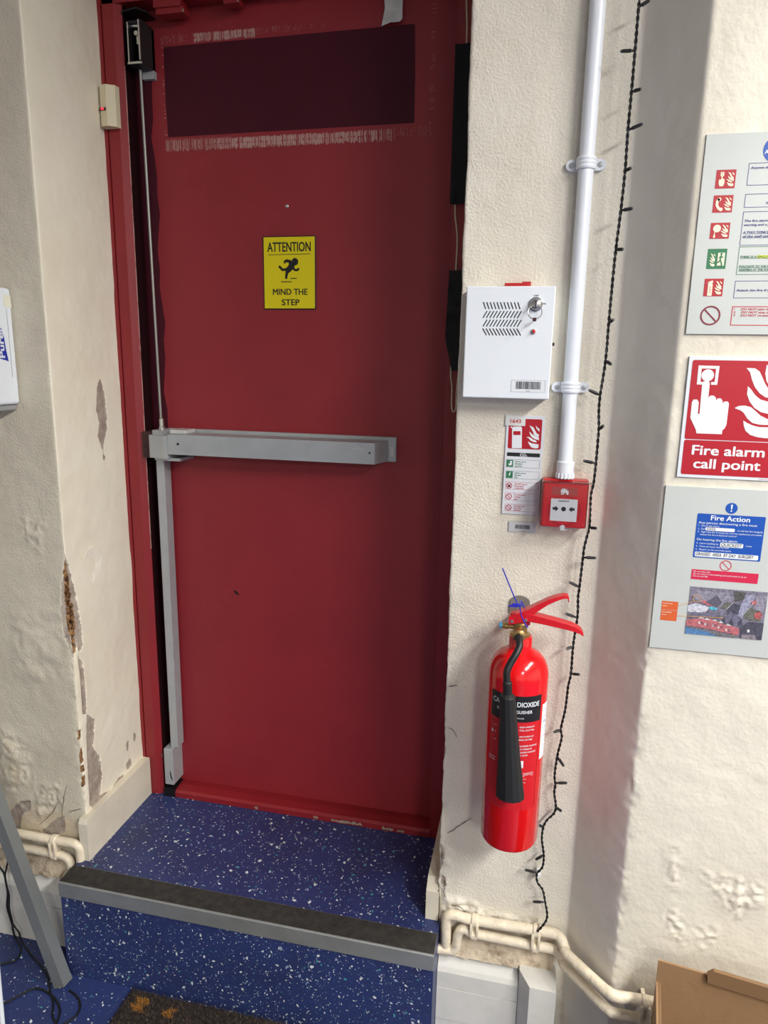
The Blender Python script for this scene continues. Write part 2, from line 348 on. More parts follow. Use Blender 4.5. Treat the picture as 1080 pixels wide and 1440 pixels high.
bumps_r = [([(1.2345,0.3506),(1.2491,0.3533),(1.2613,0.2905),(1.2525,0.2594),(1.2386,0.2787)], 0.0026, 130), ([(1.2954,0.3045),(1.3389,0.3058),(1.3975,0.2960),(1.4069,0.2655),(1.3657,0.2239),(1.3396,0.2478)], 0.0032, 130),
           ([(1.2427,0.2051),(1.2601,0.2126),(1.2849,0.1765),(1.2757,0.1479),(1.2530,0.1619)], 0.0032, 130), ([(1.3025,0.1804),(1.3362,0.1990),(1.3365,0.1691),(1.3148,0.1491)], 0.0032, 130), ([(1.3038,0.0812),(1.3275,0.0869),(1.3303,0.0604),(1.3091,0.0591)], 0.003, 130),
           ([(0.7585,0.0602),(0.8287,0.0562),(0.8550,0.0322),(0.9656,0.0450),(0.9695,0.0312),(0.8557,0.0176),(0.7697,0.0178)], 0.009, 45), ([(0.7512,0.1789),(0.7669,0.1867),(0.7693,0.1231),(0.7555,0.1204)], 0.003, 50),
           ([(0.7474,0.1022),(0.7588,0.0971),(0.7633,0.0164),(0.7523,0.0065)], 0.004, 40)]
stains_r = [([(0.7410,0.0041),(0.8493,0.0199),(0.9725,0.0319),(1.0034,0.0240),(1.0361,-0.0126),(1.0496,-0.2015),(1.0131,-0.2111),(1.0033,-0.0647),(0.7451,-0.1177)], 0.8), ([(0.7499,0.0285),(0.8170,0.0353),(0.9661,0.0378),(0.9674,0.0161),(0.7515,-0.0163)], 0.6)]
wr = sheet('wall_right', [(XR, 0.06), (XR, D), (1.023, D), (1.1056, PE), (4.6, PE)], (XR-0.12, S1+0.32), [M_pl_right, M_pl_side, M_pl_pier],
           lambda s: 0 if s < 1.021 else (1 if s < S1 else 2), chips_r, (), stains_r, bumps_r,
           [(XR, FLOOR, 0.62, 0.005), (XR, 0.62, 2.0, 0.0008), (S1, FLOOR, 0.75, 0.003)], 0.0014, s_first, 23)
tag(wr, 'cream plaster wall right of the red door with its projecting pier', kind='structure')
def cracks(pts_list, wdt, y, parent, name='crack'):
    M = mat('crack_shadow', (104, 86, 70), 0.9)
    for pts in pts_list:
        P = [(p[0]+rnd.uniform(-.0006, .0006), p[1]) for p in pts]; dense = []
        for a, c in zip(P[:-1], P[1:]):
            for k in range(5): t = k/5; dense.append((a[0]+(c[0]-a[0])*t+rnd.uniform(-.0012, .0012), a[1]+(c[1]-a[1])*t+rnd.uniform(-.0012, .0012)))
        dense.append(P[-1]); mb = MB(); n = len(dense); vs = []
        for i, p in enumerate(dense):
            q0, q1 = dense[max(i-1, 0)], dense[min(i+1, n-1)]; dx, dz = q1[0]-q0[0], q1[1]-q0[1]; L = math.hypot(dx, dz) or 1
            k = wdt*(0.35+0.65*math.sin(math.pi*(i+0.5)/n))*rnd.uniform(0.6, 1.3)/2
            vs += [(p[0]-dz/L*k, y, p[1]+dx/L*k), (p[0]+dz/L*k, y, p[1]-dx/L*k)]
        mb.add(vs, [(2*i, 2*i+1, 2*i+3, 2*i+2) for i in range(n-1)]).build(name, M, parent)
cracks([[(0.7604,0.2234),(0.7729,0.2314),(0.7851,0.2455),(0.7993,0.2576),(0.8115,0.2683)], [(0.7503,0.5627),(0.7580,0.5654),(0.7672,0.5683)], [(0.7554,0.4709),(0.7639,0.4653),(0.7727,0.4507)],
        [(0.7505,0.1790),(0.7498,0.1609),(0.7530,0.1434)], [(0.7593,0.1100),(0.7592,0.0862),(0.7575,0.0711),(0.7651,0.0541),(0.7799,0.0460),(0.7943,0.0453),(0.8075,0.0333),(0.8172,0.0297)], [(0.8295,0.0379),(0.8394,0.0289),(0.8476,0.0214)],
        [(0.7443,0.0979),(0.7476,0.0764),(0.7447,0.0499),(0.7441,0.0085)]], 0.0020, D-0.0030, wr)
cracks([[(-0.1697,0.1892),(-0.1810,0.1549),(-0.1901,0.1151),(-0.1910,0.0928)], [(-0.1365,0.1307),(-0.1534,0.1240),(-0.1737,0.1124)], [(-0.1988,0.1410),(-0.2189,0.1046),(-0.2594,0.0642)]], 0.0018, D-0.0042, wl)
fl_ = [(-0.1275,-0.2494,0.7443),(-0.1275,-0.2374,0.7623),(-0.1275,-0.2103,0.7649),(-0.1275,-0.1953,0.7457),(-0.1275,-0.1795,0.7293),(-0.1275,-0.1899,0.7157),(-0.1275,-0.1921,0.6964),(-0.1275,-0.2136,0.6907),(-0.1275,-0.2273,0.6763),(-0.1275,-0.2391,0.6903),(-0.1275,-0.2522,0.6917),(-0.1275,-0.2444,0.7162)]
cx_ = sum(p[1] for p in fl_)/12; cz_ = sum(p[2] for p in fl_)/12
mb = MB().add([(-0.1272+(0.0016 if i in (4, 5, 6, 7, 8) else 0.0), p[1], p[2]) for i, p in enumerate(fl_)]+[(-0.1300, cx_, cz_)]+[(-0.1325, p[1], p[2]) for p in fl_], [(i, (i+1) % 12, 12) for i in range(12)]+[(i, (i+1) % 12, 13+(i+1) % 12, 13+i) for i in range(12)])
mb.build('paint_flake', mat('flake_paint', (236, 231, 214), 0.6), wl, label='lifting flake of cream paint')
# rest of the room shell
def struct(name, mb, m, label): return tag(mb.build(name, m), label, kind='structure')
struct('wall_above_door', MB().box(XL-0.02, XR+0.02, D+0.004, 0.10, 2.07, 2.42), M_pl_room, 'plaster wall above the recessed red door')
struct('ceiling', MB().box(-2.3, 4.6, -7.1, 0.1, 2.42, 2.48), mat('ceiling_white', (226, 224, 216), 0.8), 'plain white ceiling of the room')
struct('wall_back', MB().box(-2.3, 4.6, -7.1, -7.0, FLOOR, 2.42), M_pl_room, 'plain cream wall at the far side of the room')
struct('wall_side_left', MB().box(-2.4, -2.3, -7.1, D, FLOOR, 2.42), M_pl_room, 'plain cream wall at the left end of the room')
struct('wall_side_right', MB().box(4.6, 4.7, -7.1, PE, FLOOR, 2.42), M_pl_room, 'plain cream wall at the right end of the room')

# ------------------------------------------------------------------ blue vinyl floor and step
M_vinyl = mat('blue_vinyl', (43, 55, 102), 0.42, var=0.22, vscale=6, bump=0.05, bscale=400, var2=(42, 48, 88))
M_flk = [mat('white_fleck', (212, 218, 222), 0.45), mat('pale_blue_fleck', (140, 160, 196), 0.45), mat('teal_fleck', (74, 150, 160), 0.45)]
def flecks(parent, to3, w_, h_, n, seed, skip=None):
    r = random.Random(seed); mb = MB()
    for _ in range(n):
        u, v = r.random()*w_, r.random()*h_
        if skip and skip(u, v): continue
        L = min(0.012, 0.00145*math.exp(r.gauss(0.55, 0.66))); B = L*r.uniform(0.25, 0.75); a = r.random()*math.pi; k = r.choice((3, 4, 4, 5))
        pts = []
        for i in range(k):
            t = 2*math.pi*(i+r.uniform(-.25, .25))/k; x, y = L/2*math.cos(t), B/2*math.sin(t)
            pts.append(to3(u+x*math.cos(a)-y*math.sin(a), v+x*math.sin(a)+y*math.cos(a)))
        q = r.random(); mb.add(pts, [tuple(range(k))], 0 if q < 0.66 else (1 if q < 0.86 else 2))
    return mb.build('vinyl_flecks', M_flk, parent, kind='stuff')
fl = struct('floor', MB().box(-2.3, 4.6, -7.1, 0.06, FLOOR-0.05, FLOOR), M_vinyl, 'blue vinyl floor with white flecks below the step')
flecks(fl, lambda u, v: (-0.9+u, -1.5+v, FLOOR+0.0002), 2.6, 1.2, 21500, 5)
SX0, SX1, SF = -0.1377, 0.7525, -0.4155
st = thing('step', (0.3, -0.25, FLOOR), 'blue flecked vinyl step with a black and aluminium nosing below the red door', kind='structure')
tr = MB().prism([(XL+0.001, -0.01), (XL+0.001, D-0.004), (SX0, D-0.004), (SX0, SF+0.01), (SX1, SF+0.01), (SX1, D-0.004), (XR-0.001, D-0.004), (XR-0.001, -0.01)], FLOOR, -0.0005, 'z').build('tread', M_vinyl, st)
flecks(tr, lambda u, v: (SX0+0.0135+u, -0.362+v, 0.0), 0.864, 0.312, 3300, 8)
ri = MB().box(SX0, SX1, SF, SF+0.0105, FLOOR, -0.034).build('riser', M_vinyl, st)
flecks(ri, lambda u, v: (SX0+0.003+u, SF-0.0003, FLOOR+v), 0.882, 0.222, 2600, 9)
no = MB().prism([(-0.3600, 0.0), (-0.3600, 0.0025), (-0.4175, 0.0025), (-0.4195, 0.0), (-0.4195, -0.036), (-0.4150, -0.036), (-0.4150, 0.0)], SX0-0.0005, SX1+0.0005, 'x').build('nosing', mat('aluminium_edge', (158, 160, 158), 0.42, metal=0.55, var=0.12, vscale=14), st)
MB().box(SX0, SX1, -0.4155, -0.3615, 0.0020, 0.0034).build('grip_strip', mat('black_grip', (46, 44, 40), 0.85, var=0.9, vscale=60, bump=0.5, bscale=500, var2=(32, 30, 28)), no, label='worn black non-slip strip')

# ------------------------------------------------------------------ baseboards
M_bb = mat('cream_gloss_paint', (222, 214, 194), 0.4, var=0.1, vscale=12, bump=0.1, bscale=50)
b1 = MB().prism([(-0.338, 0.0), (-0.338, 0.100), (-0.332, 0.112), (-0.052, 0.112), (-0.052, 0.0)], -0.1345, -0.1120, 'x').build('baseboard_left', M_bb)
tag(b1, 'cream painted skirting board on the left reveal above the blue step', kind='structure')
b2 = MB().prism([(D-0.004, 0.0), (D-0.004, 0.072), (D+0.02, 0.092), (-0.06, 0.104), (-0.06, 0.0)], 0.7190, XR+0.003, 'x').build('baseboard_right', M_bb)
tag(b2, 'cream painted skirting end at the right edge of the blue step', kind='structure')

# ------------------------------------------------------------------ door and frame
M_door = mat('door_red', (140, 34, 42), 0.5, var=0.13, vscale=3.2, bump=0.10, bscale=300)
M_maroon = mat('old_maroon_paint', (68, 18, 32), 0.6, var=0.12, vscale=6, spec=0.2)
dr = thing('door_1', (0.3, 0.0, 0.0), 'dark red painted flush door with scraped rectangle at the top', kind='structure')
leaf = MB().bbox(-0.0755, 0.6835, 0.0, 0.045, 0.012, 1.992, 0.002).build('door_leaf', M_door, dr)
pr = Print(0.0, 0.0004)
pr.poly([(-0.001, 1.9105), (0.12, 1.9115), (0.30, 1.9128), (0.587, 1.9150), (0.590, 1.82), (0.5905, 1.7225), (0.40, 1.7215), (0.15, 1.7205), (0.001, 1.7200), (-0.002, 1.80)], 1)
pr.build('bare_patch', M_maroon, leaf, label='dark maroon rectangle where a sign was removed')
pr = Print(0.0, 0.0004); ed = []
for i in range(46):
    z = 0.02+i*0.0425; ed.append((-0.036+0.004*math.sin(i*0.9)+0.003*math.sin(i*2.3+1)-(0.012 if z < 0.95 else 0), z))
pr.poly([(-0.0750, 0.02)]+ed+[(-0.0750, ed[-1][1])], 1); pr.build('unpainted_strip', M_maroon, leaf, label='older maroon paint left bare behind the rod')
M_res = [mat('tape_residue', (204, 166, 156), 0.7), mat('tape_residue_faint', (172, 104, 102), 0.7)]
pr = Print(0.0, 0.0006); r_ = random.Random(4)
def residue(x0, x1, z0, z1, dens, mi0, lay=1):
    x = x0
    while x < x1:
        d = dens((x-x0)/(x1-x0))
        if r_.random() < d:
            n = r_.choice((1, 1, 2)) if d > 0.6 else r_.choice((1, 2, 3)); z = z0
            for k in range(n):
                a = z0+(z1-z0)*(k+r_.uniform(0, .25 if d > .6 else .6))/n; c = z0+(z1-z0)*(k+1-r_.uniform(0, .15 if d > .6 else .5))/n
                if c > a: pr.rect(x, x+0.0010, a, c, lay, mi0 if r_.random() < 0.75 else 1)
        x += 0.0015
sm = lambda t, a, c: 1.0 if a < t < c else max(0.0, 1-min(abs(t-a), abs(t-c))*9)
residue(-0.006, 0.545, 1.687, 1.713, lambda t: 0.95 if 0.22 < t < 0.86 else 0.62, 0)
residue(-0.006, 0.16, 1.690, 1.716, lambda t: 0.7, 1, 1.5); residue(0.50, 0.63, 1.692, 1.716, lambda t: 0.35, 1, 1.5)
residue(0.075, 0.225, 1.914, 1.934, lambda t: 0.85, 0); residue(0.225, 0.46, 1.920, 1.934, lambda t: 0.5*(1-t), 1); residue(-0.006, 0.06, 1.915, 1.935, lambda t: 0.5, 1)
for z in np.arange(1.72, 1.95, 0.004):
    if r_.random() < 0.35: pr.rect(0.621+r_.uniform(0, .006), 0.629+r_.uniform(0, .006), z, z+0.0012, 1, 1)
    if r_.random() < 0.30: pr.rect(-0.008+r_.uniform(0, .003), -0.005+r_.uniform(0, .004), z, z+0.003, 1, 1)
pr.build('tape_residue', M_res, leaf, kind='stuff', label='pale adhesive tape residue')
MB().lathe([(0.004, 0.0), (0.004, -0.002), (0.0025, -0.003)], (0.2954, 0.0, 1.56), 'y', 12).build('screw', M_bright, dr, True, label='small steel screw head')
pr = Print(0.0, 0.0005); pr.poly([(0.1320,0.6120),(0.1440,0.6072),(0.1497,0.5958),(0.1377,0.6007)], 1).build('scuff', mat('dark_scuff', (30, 10, 12), 0.6), leaf)
tf = thing('trim_1', (0.3, -0.03, 0.0), 'dark red painted door frame with sill around the flush door', kind='structure')
MB().prism([(-0.1225, -0.050), (-0.0945, -0.050), (-0.0775, -0.042), (-0.0775, 0.05), (-0.1225, 0.05)], 0.0, 2.074, 'z').build('left_jamb', M_red_paint, tf)
MB().box(-0.142, -0.1250, -0.052, 0.05, 0.0, 2.074).build('left_architrave', M_red_paint, tf)
MB().box(-0.0776, -0.0766, -0.0400, -0.0005, 0.0, 1.985).build('rebate', mat('dark_rebate', (34, 8, 13), 0.7, spec=0.15), tf, label='dark unpainted rebate beside the door edge')
MB().box(-0.0782, -0.0770, -0.0428, -0.0408, 0.72, 1.86).build('worn_arris', mat('worn_paint_edge', (186, 142, 134), 0.6, var=0.5, vscale=30, var2=(136, 30, 36)), tf, label='pale worn edge of the jamb')
MB().prism([(0.6855, -0.050), (XR+0.002, -0.050), (XR+0.002, 0.05), (0.6855, 0.05)], 0.0, 2.074, 'z').build('right_jamb', M_red_paint, tf)
MB().prism([(-0.050, 1.986), (-0.050, 2.075), (0.05, 2.075), (0.05, 1.995), (-0.004, 1.995), (-0.006, 1.986)], -0.140, XR+0.002, 'x').build('head', M_red_paint, tf)
sl = MB().prism([(-0.052, 0.0), (-0.052, 0.014), (-0.046, 0.020), (-0.022, 0.024), (-0.001, 0.024), (-0.001, 0.0)], -0.046, 0.6855, 'x').build('sill', M_red_paint, tf)
r_ = random.Random(12); mb = MB()
for (x0, L) in ((0.42, 0.05), (0.47, 0.035), (0.56, 0.03), (0.37, 0.012), (0.60, 0.02), (0.2, 0.01)):
    n = 7; vs = [(x0+L*i/n, -0.0525, 0.002+r_.uniform(0, .004)) for i in range(n+1)]+[(x0+L*i/n, -0.0525, 0.007+r_.uniform(0, .006)) for i in range(n, -1, -1)]
    mb.add(vs, [tuple(range(len(vs)))])
mb.build('paint_chip', mat('chipped_wood', (150, 140, 126), 0.8), sl, label='bare chipped paint')
for (x0, x1, z0, lb) in ((0.004, 0.070, 1.957, 'longer'), (0.166, 0.200, 1.966, 'shorter')):
    k = MB().bbox(x0, x1, -0.050, -0.012, z0+0.012, 1.992, 0.002).bbox(x0+0.004, x1+0.005, -0.046, -0.016, z0, z0+0.0125, 0.0015).build('stop_block', M_red_paint, tf, label=lb+' red painted stop block under the frame head')
    MB().box(x1+0.0035, x1+0.0056, -0.047, -0.043, z0+0.001, z0+0.006).build('paint_chip', mat('chipped_wood', (150, 140, 126), 0.8), k)
MB().prism([(-0.0907,-0.0505,0.0816),(-0.0873,-0.0505,0.0835),(-0.0883,-0.0505,0.0750),(-0.0904,-0.0505,0.0760)] and [(-0.0765,0.118),(-0.0750,0.119),(-0.0752,0.125),(-0.0765,0.124)], -0.0485, -0.0478, 'y').build('paint_chip', mat('chipped_wood', (150, 140, 126), 0.8), tf)

# ------------------------------------------------------------------ panic exit bar
pb = thing('panic_exit_bar', (0.25, -0.02, 0.99), 'grey metal panic bar with vertical rods bolted across the red door', 'panic bar')
MB().bbox(-0.030, 0.5675, -0.012, 0.0, 0.9755, 1.0350, 0.0015).build('base_rail', M_steel, pb)
bar = MB().prism([(0.006, -0.012), (0.006, -0.080), (0.531, -0.080), (0.5490, -0.018), (0.5490, -0.012)], 0.9775, 1.0270, 'z').build('push_bar', M_steel, pb)
for (x, rr_) in ((0.034, 0.0032), (0.519, 0.0024)):
    MB().lathe([(rr_, 0.0), (rr_, -0.0006)], (x, -0.080, 1.004), 'y', 12).build('screw_hole', M_black, bar)
pr = Print(-0.0802, 0.0002)
for k in range(7):
    a = 0.5+k*0.35; pr.rect(0.478+0.004*k, 0.481+0.004*k, 1.006+0.006*math.sin(a), 1.009+0.006*math.sin(a), 1)
pr.build('scratch', mat('scratched_metal', (196, 198, 198), 0.4, metal=0.3), bar)
MB().box(0.5495, 0.566, -0.016, -0.0121, 0.9785, 1.0320).build('end_plate', M_steel, pb)
pr = Print(-0.0162, 0.0002); pr.rect(0.5545, 0.5625, 0.990, 1.012, 1).build('maker_label', mat('label_print', (196, 196, 190), 0.5), pb)
MB().prism([(-0.050, -0.070), (-0.006, -0.0815), (0.0055, -0.0815), (0.0055, -0.0), (-0.050, 0.0)], 0.9660, 1.0225, 'z').build('head_casing', M_steel, pb)
MB().prism([(-0.044, -0.0), (-0.044, -0.058), (-0.010, -0.068), (0.03, -0.066), (0.034, -0.0)], 0.9590, 0.9662, 'z').build('lower_plate', M_steel, pb)
MB().prism([(-0.046, -0.0), (-0.046, -0.060), (-0.016, -0.066), (-0.016, -0.0)], 1.0225, 1.0335, 'z').build('upper_plate', M_steel, pb)
MB().bbox(0.0065, 0.050, -0.068, -0.018, 1.0272, 1.0375, 0.002).build('push_pad', mat('pale_grey_metal', (206, 208, 206), 0.35, metal=0.3), pb)
MB().box(-0.0790, -0.0505, -0.0530, -0.0, 0.962, 1.028).build('latch_keep', mat('rusty_keep', (66, 34, 30), 0.7, var=0.5, vscale=60, var2=(30, 24, 24)), pb, label='dark worn latch keep')
MB().tube([(-0.0385, -0.028, 1.060), (-0.0470, -0.028, 1.856)], 0.0034, 10).build('upper_rod', mat('dull_zinc_rod', (150, 152, 146), 0.4, metal=0.6), pb, True)
MB().lathe([(0.008, 0.0), (0.008, 0.006), (0.0062, 0.007), (0.0062, 0.026), (0.0045, 0.028)], (-0.0375, -0.028, 1.0335), 'z', 14).build('rod_collar', M_bright, pb, True)
MB().bbox(-0.0505, -0.0285, -0.042, -0.008, 0.148, 0.9592, 0.0015).build('lower_rod_cover', M_steel, pb)
lb_ = MB().bbox(-0.0655, -0.0385, -0.0560, -0.0, 0.0385, 0.1490, 0.0025).build('bottom_latch', M_steel, pb)
pr = Print(-0.0561, 0.0003); pr.poly([(-0.0475, 0.0850), (-0.0450, 0.0700), (-0.0415, 0.0560), (-0.0420, 0.0520), (-0.0470, 0.0620), (-0.0490, 0.0740)], 1).build('latch_slot', M_black, lb_)
MB().box(-0.0715, -0.038, -0.054, -0.004, 0.0, 0.026).build('floor_strike', mat('black_worn_iron', (22, 21, 22), 0.5, metal=0.3), pb)
# top latch: open channel of worn steel
tl = MB()
tl.box(-0.0275, -0.0245, -0.060, -0.0, 1.862, 1.944).box(-0.0600, -0.0572, -0.052, -0.0, 1.862, 1.944).box(-0.0600, -0.0245, -0.010, -0.0, 1.862, 1.944)
tl.box(-0.0600, -0.0245, -0.056, -0.006, 1.858, 1.8625).box(-0.0600, -0.0245, -0.050, -0.0, 1.9435, 1.948)
tlo = tl.build('top_latch', M_steel_dark, pb)
tlr = MB().box(-0.0600, -0.0572, -0.0545, -0.0521, 1.864, 1.944).box(-0.0278, -0.0244, -0.0628, -0.0601, 1.864, 1.944).box(-0.0600, -0.0245, -0.0575, -0.0561, 1.858, 1.8625).build('bright_edge', M_bright, tlo)
MB().bbox(-0.0400, -0.0300, -0.050, -0.012, 1.900, 1.925, 0.001).lathe([(0.005, 0), (0.005, -0.004)], (-0.0385, -0.050, 1.921), 'y', 12).build('catch', M_bright, tlo)
MB().tube([(-0.058, -0.040, 1.941), (-0.028, -0.040, 1.941)], 0.0045, 10).build('pivot_pin', M_bright, tlo, True)
MB().box(-0.052, -0.022, -0.012, -0.0, 1.842, 1.859).build('rod_bracket', M_steel, pb)
MB().prism([(-0.078, -0.003), (-0.075, -0.050), (-0.030, -0.062), (-0.018, -0.040), (-0.018, -0.003)], 1.9655, 1.9690, 'z').build('top_strike', mat('black_worn_iron', (22, 21, 22), 0.5, metal=0.3), pb)

# ------------------------------------------------------------------ small things on the door
sg = thing('warning_sign', (0.3, -0.001, 1.33), 'yellow ATTENTION mind the step sign on the red door', 'sign')
MB().bbox(0.2345, 0.3650, -0.0030, 0.0, 1.3290, 1.4945, 0.001).build('black_backing', M_ink_black, sg)
p = Print(-0.0030, 0.0003)
p.rect(0.2368, 0.3628, 1.3313, 1.4922, 1).build('yellow_face', mat('yellow_print', (222, 206, 6), 0.4), sg)
def s2(l): return l
p = Print(-0.0030, 0.0003)
p.text('ATTENTION', 0.2995, 1.4600, 0.0205, 0.1065, 'c', 2, bold=0.022)
p.line([(0.2475, 1.4530), (0.3520, 1.4540)], 0.0014, 2)
p.build('heading_lettering', M_ink_black, sg); p = Print(-0.0030, 0.0003)
p.text('MIND THE', 0.3015, 1.3625, 0.0135, 0.0860, 'c', 2, bold=0.022); p.text('STEP', 0.3025, 1.3385, 0.0135, 0.0435, 'c', 2, bold=0.022)
p.build('lettering', M_ink_black, sg)
p = Print(-0.0030, 0.0003)
hd = [(0.3141,1.4368)][0]; p.disc(hd[0], hd[1], 0.0083, 2)
p.poly([(0.2931,1.4418),(0.3023,1.4413),(0.3091,1.4365),(0.3136,1.4292),(0.3124,1.4230),(0.3078,1.4189),(0.3031,1.4148),(0.2973,1.4107),(0.2949,1.4024),(0.2949,1.3991),(0.2903,1.3991),(0.2889,1.4024),(0.2904,1.4108),(0.2905,1.4170),(0.2929,1.4232),(0.2987,1.4294),(0.2988,1.4345),(0.2930,1.4356)], 2)
p.stroke([(0.3089,1.4231),(0.3135,1.4185),(0.3192,1.4178),(0.3227,1.4204)], 0.0052, 2); p.stroke([(0.3011,1.4376),(0.2942,1.4402),(0.2896,1.4382),(0.2889,1.4353)], 0.0050, 2)
p.stroke([(0.2986,1.4232),(0.2905,1.4195),(0.2824,1.4192),(0.2790,1.4233),(0.2758,1.4259)], 0.0056, 2); p.stroke([(0.2951,1.4149),(0.2927,1.4076),(0.2921,1.4007)], 0.0056, 2)
p.line([(0.2791,1.3921),(0.3059,1.3919)], 0.0020, 2); p.line([(0.3025,1.3996),(0.3183,1.3995)], 0.0020, 2)
p.build('pictogram', M_ink_black, sg, label='black stumbling figure')

dc = thing('door_contact', (-0.107, -0.05, 1.73), 'small cream door contact with a red light on the left door frame', 'sensor')
MB().prism([(-0.1285, -0.052), (-0.1285, -0.070), (-0.1240, -0.0745), (-0.1080, -0.0765), (-0.0905, -0.066), (-0.0890, -0.052)], 1.7275, 1.8140, 'z').build('casing', mat('cream_plastic', (214, 204, 172), 0.4), dc)
MB().box(-0.1262, -0.1105, -0.0776, -0.0750, 1.7600, 1.7660).build('window_strip', mat('dark_window', (60, 30, 30), 0.3), dc)
MB().bbox(-0.1215, -0.1150, -0.0788, -0.0770, 1.7612, 1.7650, 0.0006).build('indicator', mat('red_led', (255, 40, 60), 0.3, emit=3.0), dc, label='lit red indicator')

mb = MB()
pts = [(0.5215, 1.975), (0.5620, 1.975), (0.5615, 1.9480), (0.5618, 1.9215), (0.5560, 1.9165), (0.5450, 1.9160), (0.5370, 1.9170), (0.5270, 1.9140), (0.5165, 1.9110), (0.5205, 1.9300), (0.5235, 1.9450), (0.5220, 1.9600)]
mb.prism(pts, -0.0125, -0.0119, 'y'); o = mb.build('paper_scrap', mat('crumpled_paper', (206, 206, 202), 0.6, var=0.15, vscale=60, bump=0.9, bscale=55))
tag(o, 'torn scrap of white paper hanging over the top of the door', 'paper')

# black tape covering a thin cable on the right jamb
def tape(name, pts, y, label, grp):
    t = thing(name, (pts[0][0], y, pts[1][1]), label, 'tape', grp)
    n = 14; bm = bmesh.new(); z1, z0 = pts[0][1], pts[1][1]; rows = []
    for i in range(n*3+1):
        tt = i/(n*3); z = z1+(z0-z1)*tt; l = pts[2](tt); r = pts[3](tt); row = []
        for k in range(9):
            s = k/8; x = l+(r-l)*s; row.append(bm.verts.new((x, y-0.004*math.sin(math.pi*s)-0.0016*noise.noise(Vector((x*60, z*40, 1.3)))*2, z+0.003*noise.noise(Vector((x*80, 3.1, i*0.01)))*(1 if i in (0, n*3) else 0))))
        rows.append(row)
    for a, c in zip(rows[:-1], rows[1:]):
        for k in range(8): bm.faces.new((a[k], a[k+1], c[k+1], c[k]))
    g = bmesh.ops.solidify(bm, geom=bm.faces[:], thickness=0.0008)
    MB().bm(bm).build('tape_wrap', mat('black_tape', (16, 16, 18), 0.32, bump=0.4, bscale=90), t, True)
    return t
TY = -0.0560
tape('black_tape', ((0.690, 1.8475), (0.74, 1.5415), lambda t: 0.6822, lambda t: 0.7430), TY, 'upper long strip of black tape on the right door jamb', 'black tape over the jamb cable')
tape('black_tape', ((0.690, 1.4080), (0.74, 1.1940), lambda t: 0.6866-0.0054*min(t/0.75, 1)+0.018*max(0, (t-0.65)/0.35), lambda t: 0.7430-0.006*max(0, (t-0.6)/0.4)), TY, 'lower crumpled strip of black tape beside the white alarm box', 'black tape over the jamb cable')
jc = thing('jamb_cable', (0.72, TY, 1.1), 'thin cream cable running down the right door jamb under black tape', 'cable')
MB().tube(smooth_path([(0.7008,-0.0518,2.0034),(0.7012,-0.0518,1.9281),(0.7046,-0.0518,1.8483),(0.6963,-0.0518,1.6919),(0.6932,-0.0518,1.5418),(0.6981,-0.0518,1.4959),(0.7008,-0.0518,1.4670),(0.7000,-0.0518,1.4085),(0.6993,-0.0518,1.3038),(0.6972,-0.0518,1.1929),(0.7010,-0.0518,1.1568),(0.7017,-0.0518,1.1172),(0.7055,-0.0518,1.1029),(0.7116,-0.0518,1.1111),(0.7117,-0.0518,1.1492),(0.7147,-0.0518,1.1964),(0.7153,-0.0518,1.2582)], 5), 0.0016, 8).build('cable_run', mat('cream_cable', (206, 196, 170), 0.5), jc, True)

# ------------------------------------------------------------------ alarm box
ab = thing('alarm_box', (0.835, D, 1.15), 'white metal alarm box with key switch and slotted vents beside the door', 'alarm box')
BX0, BX1, BZ0, BZ1, BY = 0.7595, 0.9115, 1.1515, 1.3430, -0.3675
body = MB().bbox(BX0, BX1, BY, D+0.001, BZ0, BZ1, 0.0018).build('casing', mat('white_powder_coat', (226, 231, 236), 0.45, bump=0.05, bscale=900), ab)
def bp_(u, v): return None
p = Print(BY, 0.0002)
rows = [(0.7898,-0.3675,1.3157),(0.7938,-0.3675,1.3053)]+[(0.7964,-0.3675,1.3010),(0.7904,-0.3675,1.2903)]+[(0.7971,-0.3675,1.2863),(0.7911,-0.3675,1.2758)]+[(0.7907,-0.3675,1.2714),(0.7972,-0.3675,1.2609)]
dx = ([(0.8490,-0.3675,1.3157)][0][0]-rows[0][0])/10
for k in range(4):
    a, c = rows[2*k], rows[2*k+1]
    for i in range(11): p.stroke([(a[0]+i*dx, a[2]), (c[0]+i*dx, c[2])], 0.0019, 1)
p.build('vent_slots', mat('vent_dark', (40, 44, 48), 0.7), body, label='four rows of slanted dark vent slots')
kx, _, kz = [(0.8796,-0.3675,1.3129)][0]
ks = MB().lathe([(0.0118, 0.0), (0.0118, -0.003), (0.0100, -0.0045), (0.0085, -0.0045), (0.0080, -0.009), (0.0070, -0.0095)], (kx, BY, kz), 'y', 28).build('key_switch', mat('chrome', (196, 196, 196), 0.22, metal=0.95), ab, True)
MB().box(kx-0.001, kx+0.001, BY-0.0102, BY-0.0094, kz-0.0055, kz+0.0055).build('keyhole', M_black, ks)
rx, _, rz = [(0.8790,-0.3675,1.2992)][0]
MB().tube([(rx+0.0118*math.sin(2*math.pi*k/30), BY-0.0125+0.004*math.cos(2*math.pi*k/30), rz+0.0118*math.cos(2*math.pi*k/30)) for k in range(31)], 0.0009, 8, False).build('key_ring', M_bright, ab, True)
MB().lathe([(0.003, -0.003), (0.003, 0.003)], (rx, BY-0.0155, rz-0.0125), 'x', 12).build('ring_bead', mat('brown_bead', (70, 32, 26), 0.4), ab, True)
lx, _, lz = [(0.8786,-0.3675,1.2674)][0]
MB().lathe([(0.0045, 0.0), (0.0045, -0.0025), (0.0036, -0.003)], (lx, BY, lz), 'y', 20).build('indicator_bezel', M_steel, ab, True)
